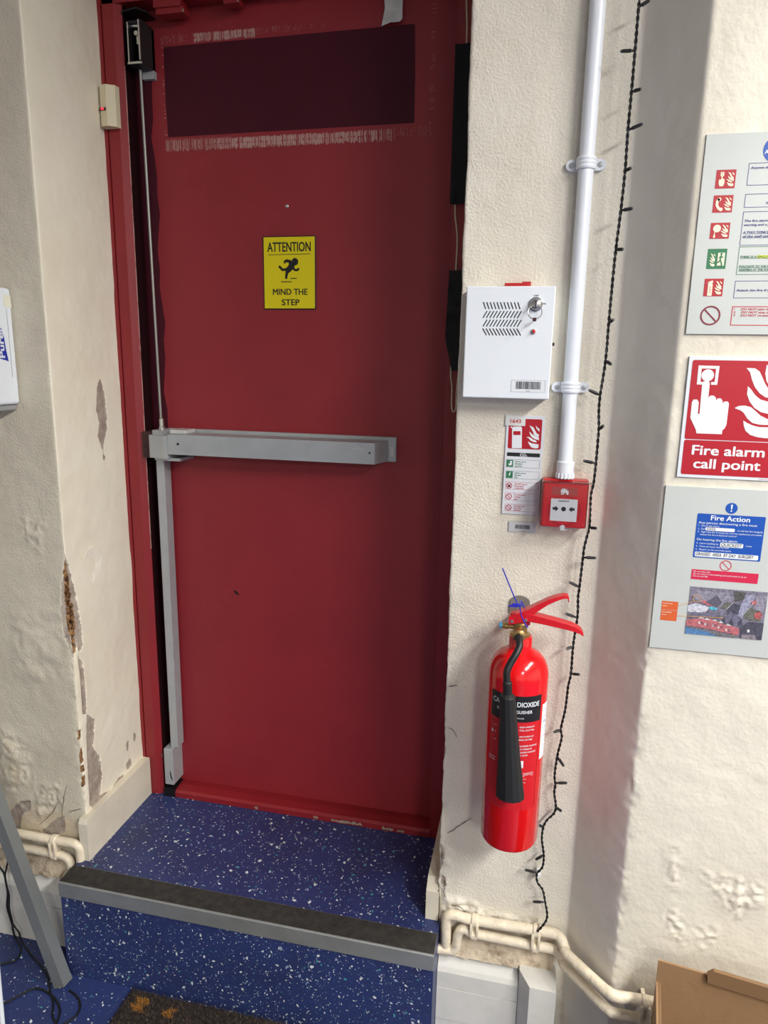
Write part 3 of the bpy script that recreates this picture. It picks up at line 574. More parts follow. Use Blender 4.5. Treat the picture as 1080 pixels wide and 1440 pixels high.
MB().lathe([(0.0032, -0.0025), (0.0030, -0.0045), (0.0018, -0.0058)], (lx, BY, lz), 'y', 16).build('red_indicator', mat('red_lens', (200, 34, 24), 0.25), ab, True)
p = Print(BY, 0.0002); q = [(0.8794,-0.3675,1.3256),(0.8929,-0.3675,1.3123)]; p.text('OFF', q[0][0], q[0][2], 0.0028, 0.0085, 'c', 1, bold=.02); p.text('ON', q[1][0], q[1][2], 0.0028, 0.0065, 'c', 1, bold=.02); p.build('switch_lettering', M_ink_black, body)
q = [(0.8457,-0.3675,1.1840),(0.9042,-0.3675,1.1637),(0.8533,-0.3675,1.1818),(0.8962,-0.3675,1.1686),(0.8751,-0.3675,1.1660)]
def barcode(p, x0, x1, z0, z1, seed, lay=2, mi=0):
    r = random.Random(seed); x = x0
    while x < x1-0.0003:
        w_ = r.choice((0.0004, 0.0006, 0.0009)); p.rect(x, min(x+w_, x1), z0, z1, lay, mi); x += w_+r.choice((0.0004, 0.0006, 0.0008))
bs = Print(BY, 0.0002); bs.rect(q[0][0], q[1][0], q[1][2], q[0][2], 1, 0, 0.002); bso = bs.build('asset_sticker', M_ink_white, ab)
Print(BY, 0.0002).frame(q[0][0]-0.0004, q[1][0]+0.0004, q[1][2]-0.0004, q[0][2]+0.0004, 0.0006, 2).build('sticker_edge', mat('sticker_edge_grey', (176, 182, 190), 0.5), bso)
bs = Print(BY, 0.0002); barcode(bs, q[2][0], q[3][0], q[3][2], q[2][2], 3); bs.text('001874', q[4][0], q[4][2]-0.0015, 0.0016, None, 'c'); bs.build('barcode', M_ink_black, bso)
MB().bbox(0.823, 0.8665, D-0.020, D-0.004, 1.3425, 1.3515, 0.0012).bbox(0.853, 0.8685, D-0.016, D-0.006, 1.3445, 1.3540, 0.001).build('red_backplate', mat('red_plastic_tab', (176, 22, 26), 0.45), ab, label='red plastic edge showing above the box')
MB().lathe([(0.003, 0.0), (0.003, 0.004)], (BX1, -0.338, 1.247), 'x', 12).build('side_screw', M_steel_dark, ab, True)

# ------------------------------------------------------------------ conduit, call point and stickers
M_cond = mat('white_conduit', (232, 236, 242), 0.3)
cp = thing('conduit_pipe', (0.9485, D-0.0165, 1.03), 'white plastic conduit pipe running down to the red call point', 'pipe')
CY = D-0.0165
MB().tube([(0.9475, CY, 2.42), (0.9480, CY, 1.6), (0.9490, CY, 1.035)], 0.0128, 24).build('pipe_run', M_cond, cp, True)
mb = MB().lathe([(0.0142, 0.0), (0.0160, 0.0015), (0.0160, 0.030), (0.0148, 0.0315)], (0.9500, CY, 1.0085), 'z', 32)
for k in range(16):
    a = 2*math.pi*k/16; c_, s_ = math.cos(a), math.sin(a); mb.tube([(0.95+0.0158*c_, CY+0.0158*s_, 1.0085), (0.95+0.0158*c_, CY+0.0158*s_, 1.0185)], 0.0016, 6)
mb.build('adaptor', M_cond, cp, True, label='ribbed white adaptor')
for i, (zc, xc, lb) in enumerate(((1.5425, 0.9478, 'upper white saddle clip on the conduit pipe above the alarm box'), (1.1725, 0.9487, 'lower white saddle clip on the conduit pipe beside the alarm box'))):
    t = thing('saddle_clip', (xc, D, zc), lb, 'clip', 'saddle clips on the conduit')
    mb = MB(); 
    for sgn in (-1, 1):
        prf = [(xc+sgn*0.010, zc-0.009), (xc+sgn*0.024, zc-0.009)]+[(xc+sgn*(0.024+0.009*math.sin(a)), zc-0.009*math.cos(a)) for a in [math.pi*k/8 for k in range(1, 8)]]+[(xc+sgn*0.024, zc+0.009), (xc+sgn*0.010, zc+0.009)]
        mb.prism(prf, D-0.0075, D+0.001, 'y')
    mb.build('foot', M_cond, t)
    mb = MB()
    for dz in (-0.0062, 0.0, 0.0062):
        n = 18; vs = []
        for (r, h) in ((0.0128, -0.0036), (0.0152, -0.0036), (0.0166, -0.001), (0.0166, 0.001), (0.0152, 0.0036), (0.0128, 0.0036)):
            for k in range(n+1):
                a = math.pi*1.12*k/n-0.06*math.pi; vs.append((xc+r*math.cos(a), CY-r*math.sin(a), zc+dz+h))
        mb.add(vs, [(j*(n+1)+k, j*(n+1)+k+1, (j+1)*(n+1)+k+1, (j+1)*(n+1)+k) for j in range(5) for k in range(n)])
    mb.build('strap', M_cond, t, True)
    for sgn in (-1, 1): MB().lathe([(0.0042, 0.0), (0.0042, -0.0012), (0.003, -0.0018)], (xc+sgn*0.0235, D-0.0075, zc), 'y', 14).build('screw', M_steel, t, True)

mc = thing('call_point', (0.953, D, 0.915), 'red break glass fire alarm call point under the white conduit pipe', 'call point')
MX0, MX1, MZ0, MZ1, MY = 0.9110, 0.9935, 0.9180, 1.0045, -0.3580
M_mcp = mat('red_gloss_plastic', (206, 24, 34), 0.28)
mbody = MB().bbox(MX0, MX1, MY+0.010, D+0.001, MZ0, MZ1+0.002, 0.003).build('back_box', M_mcp, mc)
MB().bbox(MX0+0.002, MX1-0.002, MY, MY+0.011, MZ0+0.002, MZ1-0.002, 0.003).build('front_plate', M_mcp, mc)
def mq(s): return [(a[0], a[2]) for a in s]
p = Print(MY, 0.0003); q = mq([(0.9279,-0.3580,0.9737),(0.9750,-0.3580,0.9323)]); p.rect(q[0][0], q[1][0], q[1][1], q[0][1], 2, 0, 0.001); wh = p.build('glass_pane', M_ink_white, mc, label='white break glass')
p = Print(MY, 0.0003); c_ = mq([(0.9520,-0.3580,0.9500),(0.9510,-0.3580,0.9551)])
p.ring(c_[0][0], c_[0][1]+0.002, 0.0255, 0.0300, 1); p.build('round_recess', mat('red_recess', (178, 16, 26), 0.3), mc)
p = Print(MY, 0.0003); p.disc(c_[1][0], c_[1][1], 0.0043, 3)
p.poly(mq([(0.9314,-0.3580,0.9576),(0.9365,-0.3580,0.9579),(0.9363,-0.3580,0.9608),(0.9419,-0.3580,0.9553),(0.9370,-0.3580,0.9497),(0.9368,-0.3580,0.9530),(0.9318,-0.3580,0.9527)]), 3); p.poly(mq([(0.9703,-0.3580,0.9581),(0.9654,-0.3580,0.9578),(0.9651,-0.3580,0.9607),(0.9600,-0.3580,0.9549),(0.9659,-0.3580,0.9500),(0.9657,-0.3580,0.9529),(0.9707,-0.3580,0.9532)]), 3)
g = mq([(0.9505,-0.3580,0.9688)])[0]; p.text('GENT', g[0], g[1]-0.0005, 0.0030, 0.0195, 'c', 3, bold=0.03); p.build('arrows_and_lettering', M_ink_black, wh)
p = Print(MY, 0.0003); q = mq([(0.9284,-0.3580,0.9951),(0.9739,-0.3580,0.9807)]); p.rect(q[0][0], q[1][0], q[1][1], q[0][1], 1, 0); ip = p.build('indicator_panel', mat('dim_red_panel', (170, 62, 58), 0.35), mc)
p = Print(MY, 0.0003); p.poly(mq([(0.9448,-0.3580,0.9813),(0.9443,-0.3580,0.9877),(0.9428,-0.3580,0.9876),(0.9463,-0.3580,0.9917),(0.9458,-0.3580,0.9936),(0.9481,-0.3580,0.9918),(0.9498,-0.3580,0.9938),(0.9522,-0.3580,0.9910),(0.9551,-0.3580,0.9931),(0.9538,-0.3580,0.9902),(0.9576,-0.3580,0.9890),(0.9577,-0.3580,0.9820),(0.9544,-0.3580,0.9819),(0.9526,-0.3580,0.9862),(0.9505,-0.3580,0.9842),(0.9488,-0.3580,0.9815),(0.9477,-0.3580,0.9815),(0.9474,-0.3580,0.9859),(0.9463,-0.3580,0.9859),(0.9466,-0.3580,0.9814)]), 2)
p.build('house_pictogram', M_ink_white, ip)
p = Print(MY, 0.0003); p.poly(mq([(0.9478,-0.3580,0.9152),(0.9474,-0.3580,0.9211),(0.9446,-0.3580,0.9209),(0.9514,-0.3580,0.9257),(0.9571,-0.3580,0.9222),(0.9548,-0.3580,0.9220),(0.9552,-0.3580,0.9171),(0.9608,-0.3580,0.9171),(0.9609,-0.3580,0.9151)]), 1); p.build('hinge_arrow', M_ink_white, mc, label='white arrow mark at the lower edge')
for s_ in (0.0035, 0.0755):
    p = Print(MY, 0.0003); p.ring(MX0+s_+0.002, MZ0+0.010, 0.0022, 0.0028, 1).build('corner_mark', mat('faint_red_line', (226, 80, 76), 0.4), mc)
# clear hinged cover
cv = MB(); cx0, cx1, cz0, cz1, cyf = MX0-0.0015, MX1+0.0025, MZ0-0.001, MZ1+0.001, MY-0.008
for a in ((cx0, cx1, cyf, cyf+0.0012, cz0, cz1), (cx0, cx0+0.0012, cyf+0.0012, MY+0.010, cz0, cz1), (cx1-0.0012, cx1, cyf+0.0012, MY+0.010, cz0, cz1), (cx0, cx1, cyf+0.0012, MY+0.010, cz1-0.0012, cz1)): cv.box(*a)
M_clear = bpy.data.materials.new('clear_cover'); M_clear.use_nodes = True; nt = M_clear.node_tree; b_ = nt.nodes['Principled BSDF']
tr_ = nt.nodes.new('ShaderNodeBsdfTransparent'); gl_ = nt.nodes.new('ShaderNodeBsdfGlossy'); gl_.inputs['Roughness'].default_value = 0.06; mx_ = nt.nodes.new('ShaderNodeMixShader'); fr_ = nt.nodes.new('ShaderNodeFresnel'); fr_.inputs['IOR'].default_value = 1.3
nt.links.new(fr_.outputs[0], mx_.inputs[0]); nt.links.new(tr_.outputs[0], mx_.inputs[1]); nt.links.new(gl_.outputs[0], mx_.inputs[2]); nt.links.new(mx_.outputs[0], nt.nodes['Material Output'].inputs['Surface'])
cv.build('clear_cover', M_clear, mc, label='clear plastic flip cover')

# carbon dioxide id sign (tilted very slightly)
CS = thing('extinguisher_id_sign', (0.873, D, 0.93), 'narrow red and white CO2 extinguisher sign with panels below the alarm box', 'sign')
SY = D-0.0028
def cq(*a): return a
sx0, sx1, sz0, sz1 = 0.8385, 0.9080, 0.9315, 1.1190
MB().bbox(sx0, sx1, SY, SY+0.0015, sz0, sz1, 0.0004, 1).build('sheet', mat('silver_white_sheet', (214, 217, 222), 0.35), CS)
cw = '690,570,6.75'
p = Print(SY); q = [(0.8398,1.1128),(0.9029,1.0559)]; p.rect(sx0+0.0045, sx1-0.0045, q[1][1]+0.001, q[0][1], 1, 0, 0.003); panel = p.build('red_panel', M_ink_red, CS)
p = Print(SY)
p.poly([(0.8494,1.0959),(0.8512,1.0979),(0.8657,1.0988),(0.8674,1.0956),(0.8690,1.0583),(0.8510,1.0575)], 2); p.poly([(0.8464,1.0977),(0.8493,1.0978),(0.8491,1.0949),(0.8469,1.0952)], 2)
def flames(p, pt, lay, mi=0):
    for f in ([(0.15,1.0),(0.25,0.90),(0.42,0.72),(0.48,0.60),(0.75,0.50),(0.80,0.53),(0.80,0.62),(0.66,0.66),(0.55,0.78),(0.42,0.92)],
              [(0.56,1.0),(0.62,0.88),(0.72,0.80),(0.82,0.74),(0.82,0.86),(0.72,0.90)],
              [(0.18,0.74),(0.22,0.62),(0.34,0.50),(0.52,0.42),(0.82,0.36),(0.82,0.48),(0.60,0.54),(0.40,0.60)],
              [(0.0,0.47),(0.14,0.45),(0.28,0.34),(0.50,0.28),(0.70,0.27),(0.62,0.36),(0.46,0.38),(0.30,0.46),(0.14,0.50)],
              [(0.12,0.30),(0.20,0.18),(0.36,0.04),(0.62,0.0),(0.82,0.02),(0.82,0.18),(0.60,0.20),(0.36,0.22)]):
        p.poly([pt(a, c) for a, c in f], lay, mi)
q = [(0.8761,1.1012),(0.8992,1.0590)]; flames(p, lambda a, c: (q[0][0]+(q[1][0]-q[0][0])*a/0.82, q[1][1]+(q[0][1]-q[1][1])*c), 2)
p.build('pictogram', M_ink_white, panel, label='white extinguisher and flames')
p = Print(SY); p.poly([(0.8519,1.0895),(0.8650,1.0900),(0.8654,1.0828),(0.8523,1.0823)], 3).build('pictogram_band', M_ink_red, panel)
p = Print(SY); q = [(0.8426,1.0496),(0.9031,1.0425),(0.8732,1.0430)]; p.rect(q[0][0], q[1][0], q[1][1], q[0][1], 1, 0, 0.001); bk = p.build('black_panel', M_ink_black, CS)
p = Print(SY); p.text('CO', q[2][0]-0.0015, q[2][1]+0.0003, 0.0052, 0.0100, 'c', 2, bold=0.025); p.text('2', q[2][0]+0.0042, q[2][1]-0.0006, 0.0034, None, 'l', 2, bold=0.02); p.build('lettering', M_ink_white, bk)
items = (('g', [(0.8419,1.0366),(0.9035,1.0216)], ('Safe for use on:', 'Flammable', 'liquid fires')), ('g', [(0.8423,1.0150),(0.9040,1.0003)], ('Safe for use on:', 'Electrical', 'fires')),
         ('r', [(0.8430,0.9940),(0.9048,0.9796)], ('DO NOT use on:', 'Wood, paper', 'or fabric fires')), ('r', [(0.8434,0.9729),(0.9047,0.9586)], ('DO NOT use in', 'confined', 'space')), ('r', [(0.8441,0.9512),(0.9049,0.9376)], ('DO NOT hold', 'horn when', 'operating')))
for k, (c, q, tx) in enumerate(items):
    M_ = M_ink_green if c == 'g' else mat('crimson_print', (190, 40, 66), 0.45)
    p = Print(SY); x0, x1, z1, z0 = q[0][0], q[1][0], q[0][1], q[1][1]; hh = z1-z0
    p.frame(x0, x1, z0, z1, 0.0004, 1)
    for j, t in enumerate(tx): p.text(t, x0+0.0165, z1-hh*(0.32+0.28*j), 0.0023, None, 'l', 2, bold=0.022)
    if c == 'g': p.rect(x0+0.001, x0+0.0130, z0+0.001, z1-0.001, 1)
    else: p.prohibit(x0+0.0070, (z0+z1)/2, 0.0056, 0.0011, 3)
    po = p.build('green_panel' if c == 'g' else 'prohibition_panel', M_, CS)
    p = Print(SY); cx_, cz_ = x0+0.0070, (z0+z1)/2
    if k == 0: p.poly([(cx_-.002,cz_-.004),(cx_+.003,cz_-.004),(cx_+.004,cz_),(cx_+.001,cz_+.001),(cx_-.001,cz_-.001),(cx_-.003,cz_)], 2); p.rect(cx_, cx_+0.004, cz_+.001, cz_+.0045, 2); p.build('pictogram', M_ink_white, po)
    if k == 1: p.poly([(cx_+.001,cz_+.0045),(cx_-.0022,cz_-.0002),(cx_-.0002,cz_-.0002),(cx_-.0018,cz_-.0045),(cx_+.0022,cz_+.0012),(cx_+.0003,cz_+.0012),(cx_+.0025,cz_+.0045)], 2); p.build('pictogram', M_ink_white, po)
    if k == 2: p.poly([(cx_-.003,cz_-.003),(cx_+.003,cz_-.003),(cx_+.002,cz_),(cx_+.003,cz_+.003),(cx_,cz_+.001),(cx_-.0015,cz_+.003),(cx_-.002,cz_)], 2); p.build('pictogram', M_ink_black, po)
p = Print(SY); p.text('firesafe', sx1-0.0115, sz0+0.0012, 0.0016, None, 'l', 1); p.build('maker_mark', M_ink_red, CS)
o = thing('number_sticker', (0.851, SY, 1.105), 'small white sticker numbered 1643 on top of the CO2 sign', 'sticker')
q = [(0.8368,1.1185),(0.8729,1.0997),(0.8553,1.1049)]; MB().box(q[0][0]-0.0005, q[1][0], SY-0.0011, SY-0.0005, q[1][1], q[0][1]+0.0006).build('sheet', M_paper, o)
p = Print(SY-0.0011); p.text('1643', q[2][0], q[2][1], 0.0066, 0.0190, 'c', 1, bold=0.03).build('lettering', mat('faded_red_print', (190, 70, 66), 0.5), o)
o = thing('barcode_sticker', (0.878, D, 0.895), 'small silver barcode sticker below the CO2 sign', 'sticker')
q = [(0.8533,0.9178),(0.9030,0.8974),(0.8652,0.9118),(0.8928,0.9041),(0.8796,0.8995)]; MB().box(q[0][0], q[1][0], D-0.0030, D-0.0020, q[1][1], q[0][1]).build('sheet', mat('silver_sticker', (196, 198, 200), 0.4), o)
p = Print(D-0.0030); barcode(p, q[2][0], q[3][0], q[3][1], q[2][1], 9, 1); p.text('Y 40157', q[4][0], q[4][1]-0.001, 0.0020, None, 'c', 1); p.build('barcode', M_ink_black, o)

# ------------------------------------------------------------------ fire extinguisher
EX, EY, ER = 0.8895, -0.4085, 0.0548
fe = thing('fire_extinguisher', (EX, EY, 0.305), 'red carbon dioxide fire extinguisher with black horn hanging on the wall', 'fire extinguisher')
M_fe = mat('red_gloss_paint', (216, 16, 22), 0.16, coat=0.3)
prof = [(0.0, 0.0), (0.044, 0.0), (0.0515, 0.003), (ER, 0.010), (ER, 0.345)]
for k in range(1, 9):
    a = math.pi/2*k/8*0.86; prof.append((0.0225+(ER-0.0225)*math.cos(a), 0.345+0.047*math.sin(a)))
prof += [(0.0212, 0.398), (0.0208, 0.418), (0.0195, 0.4205), (0.0, 0.4205)]
EZ = 0.3035
cyl = MB().lathe(prof, (EX, EY, EZ), 'z', 64, caps=False).build('cylinder', M_fe, fe, True)
NX, NZ = EX-0.002, EZ+0.4205
M_brass = mat('brass', (176, 146, 92), 0.32, metal=0.85, var=0.15, vscale=60)
MB().lathe([(0.0185, 0.0), (0.0185, 0.004), (0.0125, 0.006), (0.0125, 0.024), (0.0105, 0.026)], (NX, EY, NZ), 'z', 24).build('valve_body', M_brass, fe, True)
MB().lathe([(0.0095, 0.0), (0.0095, -0.016), (0.0115, -0.018), (0.0115, -0.026), (0.0085, -0.028)], (NX-0.001, EY-0.008, NZ+0.011), 'y', 20).build('hose_union', M_brass, fe, True)
MB().lathe([(0.0048, 0.0), (0.0048, -0.010), (0.0062, -0.011), (0.0062, -0.017), (0.0050, -0.018), (0.0050, -0.022)], (NX-0.011, EY, NZ+0.016), 'x', 16).build('burst_disc', M_brass, fe, True)
MB().lathe([(0.0056, -0.022), (0.0056, -0.0265), (0.004, -0.0275)], (NX-0.011, EY, NZ+0.016), 'x', 16).build('blue_cap', mat('blue_plastic_cap', (60, 150, 196), 0.4), fe, True)
M_lev = mat('red_lever_paint', (196, 20, 32), 0.3)
def strap_lever(path, wd, th):
    """channel lever: path of (x, z) centre line, flat strap with turned-down sides"""
    mb = MB(); n = len(path)
    for i in range(n-1):
        (x0, z0), (x1, z1) = path[i], path[i+1]
        mb.add([(x0, EY-wd[i], z0), (x0, EY+wd[i], z0), (x1, EY+wd[i+1], z1), (x1, EY-wd[i+1], z1)], [(0, 1, 2, 3)])
        for s_ in (-1, 1): mb.add([(x0, EY+s_*wd[i], z0), (x0, EY+s_*wd[i], z0-th[i]), (x1, EY+s_*wd[i+1], z1-th[i+1]), (x1, EY+s_*wd[i+1], z1)], [(0, 1, 2, 3)])
    return mb
def solidify(o, t):
    md = o.modifiers.new('solid', 'SOLIDIFY'); md.thickness = t; md.offset = 0
    bv = o.modifiers.new('bevel', 'BEVEL'); bv.width = 0.0012; bv.segments = 2; return o
def weld(mb):
    bm = bmesh.new(); vs = [bm.verts.new(v) for v in mb.v]
    for f in mb.f: bm.faces.new([vs[i] for i in f])
    bmesh.ops.remove_doubles(bm, verts=bm.verts[:], dist=1e-5); return MB().bm(bm)
up_ = [(0.8665, 0.7620), (0.8840, 0.7695), (0.8990, 0.7770), (0.9150, 0.7875), (0.9330, 0.7985), (0.9480, 0.8055), (0.9600, 0.8090), (0.9665, 0.8085), (0.9690, 0.8045), (0.9692, 0.8000)]
solidify(weld(strap_lever(up_, [0.010]*3+[0.009]*3+[0.0085, 0.008, 0.0075, 0.007], [0.016, 0.019, 0.018, 0.013, 0.009, 0.007, 0.005, 0.004, 0.003, 0.002])).build('upper_lever', M_lev, fe), 0.0018)
lo_ = [(0.8930, 0.7690), (0.9050, 0.7690), (0.9250, 0.7655), (0.9500, 0.7610), (0.9720, 0.7565), (0.9850, 0.7525), (0.9940, 0.7470), (0.9990, 0.7395)]
solidify(weld(strap_lever(lo_, [0.0105]*4+[0.010, 0.0095, 0.009, 0.008], [0.014, 0.014, 0.0125, 0.0115, 0.0105, 0.0095, 0.007, 0.004])).build('carry_handle', M_lev, fe), 0.0018)
MB().bbox(0.8690, 0.9050, EY-0.0085, EY+0.0085, 0.7470, 0.7680, 0.002).build('pivot_block', mat('dark_red_block', (150, 18, 26), 0.4), fe)
for (x, z) in ((0.8722, 0.7535), (0.8965, 0.7585)): MB().tube([(x, EY-0.0125, z), (x, EY+0.0125, z)], 0.0028, 12).build('pivot_pin', M_bright, fe, True)
M_tie = mat('blue_plastic_tie', (34, 40, 168), 0.4)
mb = MB().tube(smooth_path([[(0.8502,-0.4300,0.8555)][0], [(0.8635,-0.4300,0.8261)][0], [(0.8786,-0.4300,0.7941)][0], [(0.8846,-0.4300,0.7866)][0]], 4), 0.0013, 6)
mb.tube(smooth_path([[(0.8846,-0.4300,0.7866)][0], [(0.8880,-0.4300,0.7707)][0], [(0.8951,-0.4300,0.7565)][0], [(0.8994,-0.4300,0.7488)][0], (0.9005, -0.41, 0.7480), (0.8960, -0.392, 0.762), (0.886, -0.395, 0.785), [(0.8846,-0.4300,0.7866)][0]], 5), 0.0012, 6)
q = [(0.8633,-0.4310,0.7856),(0.8730,-0.4310,0.7925),(0.8919,-0.4310,0.7910),(0.8796,-0.4310,0.7858)]; mb.prism([(a[0], a[2]) for a in q], -0.4335, -0.4300, 'y').build('safety_tie', M_tie, fe, True, label='blue plastic safety seal with long tail')
MB().tube(smooth_path([(NX-0.001, EY-0.034, NZ+0.011), (0.8868, -0.452, 0.7345), (0.8885, -0.466, 0.7260), (0.8830, -0.477, 0.7140), (0.8745, -0.484, 0.6985), (0.8700, -0.489, 0.6850), (0.8712, -0.490, 0.6690)], 6), 0.0064, 16).build('hose', mat('black_rubber', (22, 22, 23), 0.48), fe, True)
# horn: eight-sided flaring cone
hp = [(0.0, 0.0), (0.0068, 0.0), (0.0082, -0.003), (0.0082, -0.024), (0.0128, -0.0265), (0.0142, -0.030), (0.0160, -0.075), (0.0200, -0.14), (0.0258, -0.216), (0.0262, -0.2215), (0.0235, -0.2215), (0.0180, -0.16), (0.0, -0.10)]
n = 12; vs = []; hx0, hz0 = 0.8718, 0.6700
for r, h in hp:
    for k in range(n):
        a = 2*math.pi*(k+0.5)/n; vs.append((hx0+r*math.cos(a)-0.075*h, -0.4920+r*0.92*math.sin(a)-0.02*h*0, hz0+h))
fs = [(i*n+k, i*n+(k+1) % n, (i+1)*n+(k+1) % n, (i+1)*n+k) for i in range(len(hp)-1) for k in range(n)]
ho = MB().add(vs, fs).build('horn', mat('black_horn_plastic', (24, 24, 24), 0.5, bump=0.1, bscale=400), fe)
bv = ho.modifiers.new('bevel', 'BEVEL'); bv.width = 0.0025; bv.segments = 2; bv.limit_method = 'ANGLE'; bv.angle_limit = math.radians(20)
mb = MB()
# wall bracket: round-topped metal tab with hook
prf = [(0.8640, 0.735), (0.9025, 0.735), (0.9025, 0.7565)]+[(0.88325+0.01925*math.cos(a), 0.7565+0.0145*math.sin(a)) for a in [math.pi*k/10 for k in range(1, 10)]]+[(0.8640, 0.7565)]
wb = thing('wall_bracket', (0.883, D, 0.735), 'grey metal wall bracket behind the extinguisher handles', 'bracket')
MB().prism(prf, D-0.0055, D-0.0015, 'y').build('bracket_plate', mat('dull_bracket_steel', (150, 144, 134), 0.45, metal=0.4), wb)
MB().bbox(0.8760, 0.8920, D-0.080, D-0.0055, 0.7385, 0.7425, 0.001).build('hook', mat('dull_bracket_steel', (150, 144, 134), 0.45, metal=0.4), wb)
# wrapped labels on the cylinder
def wrap(pr, r_off):
    out = []
    for x, y, z in pr.v:
        a = x/ER; r = ER+r_off-(y-pr.y); out.append((EX+r*math.sin(a), EY-r*math.cos(a), z))
    pr.v = out; return pr
def arc_panel(x0, x1, z0, z1, r_off, n=24):
    mb = MB(); vs = []
    for i in range(n+1):
        a = (x0+(x1-x0)*i/n)/ER; vs += [(EX+(ER+r_off)*math.sin(a), EY-(ER+r_off)*math.cos(a), z0), (EX+(ER+r_off)*math.sin(a), EY-(ER+r_off)*math.cos(a), z1)]
    return mb.add(vs, [(2*i, 2*i+2, 2*i+3, 2*i+1) for i in range(n)])
LX0, LX1 = -0.0520, 0.0500
lab = arc_panel(LX0, LX1, 0.3985, 0.5780, 0.0003).build('instruction_label', mat('red_label', (192, 20, 28), 0.45), fe, label='red instruction label')
blk = arc_panel(LX0, LX1, 0.5780, 0.6290, 0.0003).build('black_label', M_ink_black, fe, label='black name label')
p = Print(0.0); p.text('CARBON DIOXIDE', (LX0+LX1)/2, 0.6085, 0.0092, 0.0900, 'c', 1, bold=0.018); p.text('FIRE EXTINGUISHER', (LX0+LX1)/2-0.002, 0.5955, 0.0060, 0.0660, 'c', 1, bold=0.012); p.text('2kg CARBON DIOXIDE', (LX0+LX1)/2, 0.5850, 0.0024, 0.032, 'c', 1)
wrap(p, 0.0006).build('lettering', M_ink_white, blk)
p = Print(0.0)
for i, t in enumerate(('KEEP UPRIGHT', 'PULL OUT PIN', '', 'AIM HORN AT', 'BASE OF FIRE', '', 'SQUEEZE HANDLE', 'TO OPERATE', 'RELEASE HANDLE', 'TO STOP')):
    if t: p.text(t, 0.0085, 0.5675-0.0063*i, 0.0030, None, 'l', 1, bold=0.012)
wrap(p, 0.0006).build('instruction_lettering', M_ink_white, lab); p = Print(0.0)
p.text('DANGEROUS IN', 0.0200, 0.4745, 0.0022, 0.020, 'l', 1); p.text('CONFINED SPACES', 0.0195, 0.4712, 0.0022, 0.0205, 'l', 1); p.rect(0.0195, 0.040, 0.4692, 0.4697, 1)
p.rect(0.0100, 0.0190, 0.4870, 0.5015, 1); p.text('CO2', 0.021, 0.463, 0.0018, None); p.text('2 kg', 0.021, 0.456, 0.0018, None)
wrap(p, 0.0006).build('warning_lettering', M_ink_white, lab); p = Print(0.0)
for z in (0.4915, 0.4965): p.rect(LX0+0.0015, LX0+0.0175, z, z+0.0012, 1)
wrap(p, 0.0006).build('underline_marks', M_ink_white, lab); p = Print(0.0)
p.poly([(LX0+0.0075, 0.5450), (LX0+0.0095, 0.5480), (LX0+0.0090, 0.5510), (LX0+0.0070, 0.5540), (LX0+0.0062, 0.5500), (LX0+0.0052, 0.5510), (LX0+0.0050, 0.5470)], 1)
wrap(p, 0.0006).build('flame_mark', M_ink_white, lab); p = Print(0.0)
for z in (0.5620, 0.5490, 0.5330): p.rect(LX0+0.0105, LX0+0.0170, z, z+0.0007, 1)
wrap(p, 0.0006).build('lettering', M_ink_white, lab)
p = Print(0.0); p.frame(LX0+0.0010, LX1-0.0010, 0.4040, 0.5770, 0.0004, 1); p.frame(0.020, LX1-0.002, 0.4000, 0.4120, 0.0003, 1); wrap(p, 0.0006).build('label_border', mat('dark_red_line', (90, 10, 16), 0.5), lab)
ins = arc_panel(0.0555, 0.0800, 0.4950, 0.6060, 0.0004, 10).build('inspection_label', M_ink_white, fe, label='white inspection label on the right side')
p = Print(0.0); p.text('ann', 0.0605, 0.5690, 0.0040, 0.010, 'l', 1, bold=0.01); 
for z in (0.592, 0.580, 0.556, 0.540): p.rect(0.058, 0.074, z, z+0.0005, 1)
wrap(p, 0.0008).build('handwriting', M_ink_navy, ins)

# ------------------------------------------------------------------ string lights
sl_ = thing('string_lights', (1.0, D-0.04, 0.04), 'black twisted string light cable with small bulbs hanging beside the pier', 'string lights')
SLP = [(1.035, D-0.020, 2.40), (1.018, D-0.035, 2.10), (1.011, D-0.042, 1.92)]+[(1.0089,-0.3625,1.7754),(1.0084,-0.3625,1.7579),(1.0085,-0.3625,1.6974),(1.0083,-0.3625,1.6386),(1.0078,-0.3625,1.5827),(1.0086,-0.3625,1.5223),(1.0072,-0.3617,1.4619),(1.0045,-0.3608,1.4011),(1.0035,-0.3600,1.3457),(1.0030,-0.3591,1.2831),(1.0029,-0.3582,1.2203),(0.9988,-0.3573,1.1608),(0.9989,-0.3563,1.1311),(1.0013,-0.3553,1.1012),(1.0013,-0.3535,1.0415),(1.0004,-0.3524,1.0065),(0.9973,-0.3517,0.9827),(0.9987,-0.3505,0.9444),(0.9990,-0.3498,0.9216),(0.9936,-0.3488,0.8860),(0.9926,-0.3482,0.8667),(0.9907,-0.3468,0.8068),(0.9896,-0.3463,0.7870),(0.9913,-0.3455,0.7474),(0.9878,-0.3443,0.6877),(0.9880,-0.3431,0.6301),(0.9847,-0.3426,0.6028),(0.9828,-0.3416,0.5539),(0.9773,-0.3411,0.5102),(0.9803,-0.3409,0.4920),(0.9748,-0.3405,0.4521),(0.9723,-0.3401,0.4073),(0.9751,-0.3399,0.3869),(0.9743,-0.3397,0.3674),(0.9792,-0.3394,0.3389),(0.9767,-0.3392,0.3205),(0.9638,-0.3390,0.3027),(0.9579,-0.3389,0.2842),(0.9568,-0.3386,0.2573),(0.9629,-0.3383,0.2213),(0.9623,-0.3380,0.1923),(0.9520,-0.3378,0.1731),(0.9547,-0.3376,0.1529),(0.9658,-0.3377,0.1380),(0.9726,-0.3417,0.1134),(0.9784,-0.3473,0.0779),(0.9614,-0.3515,0.0464)]
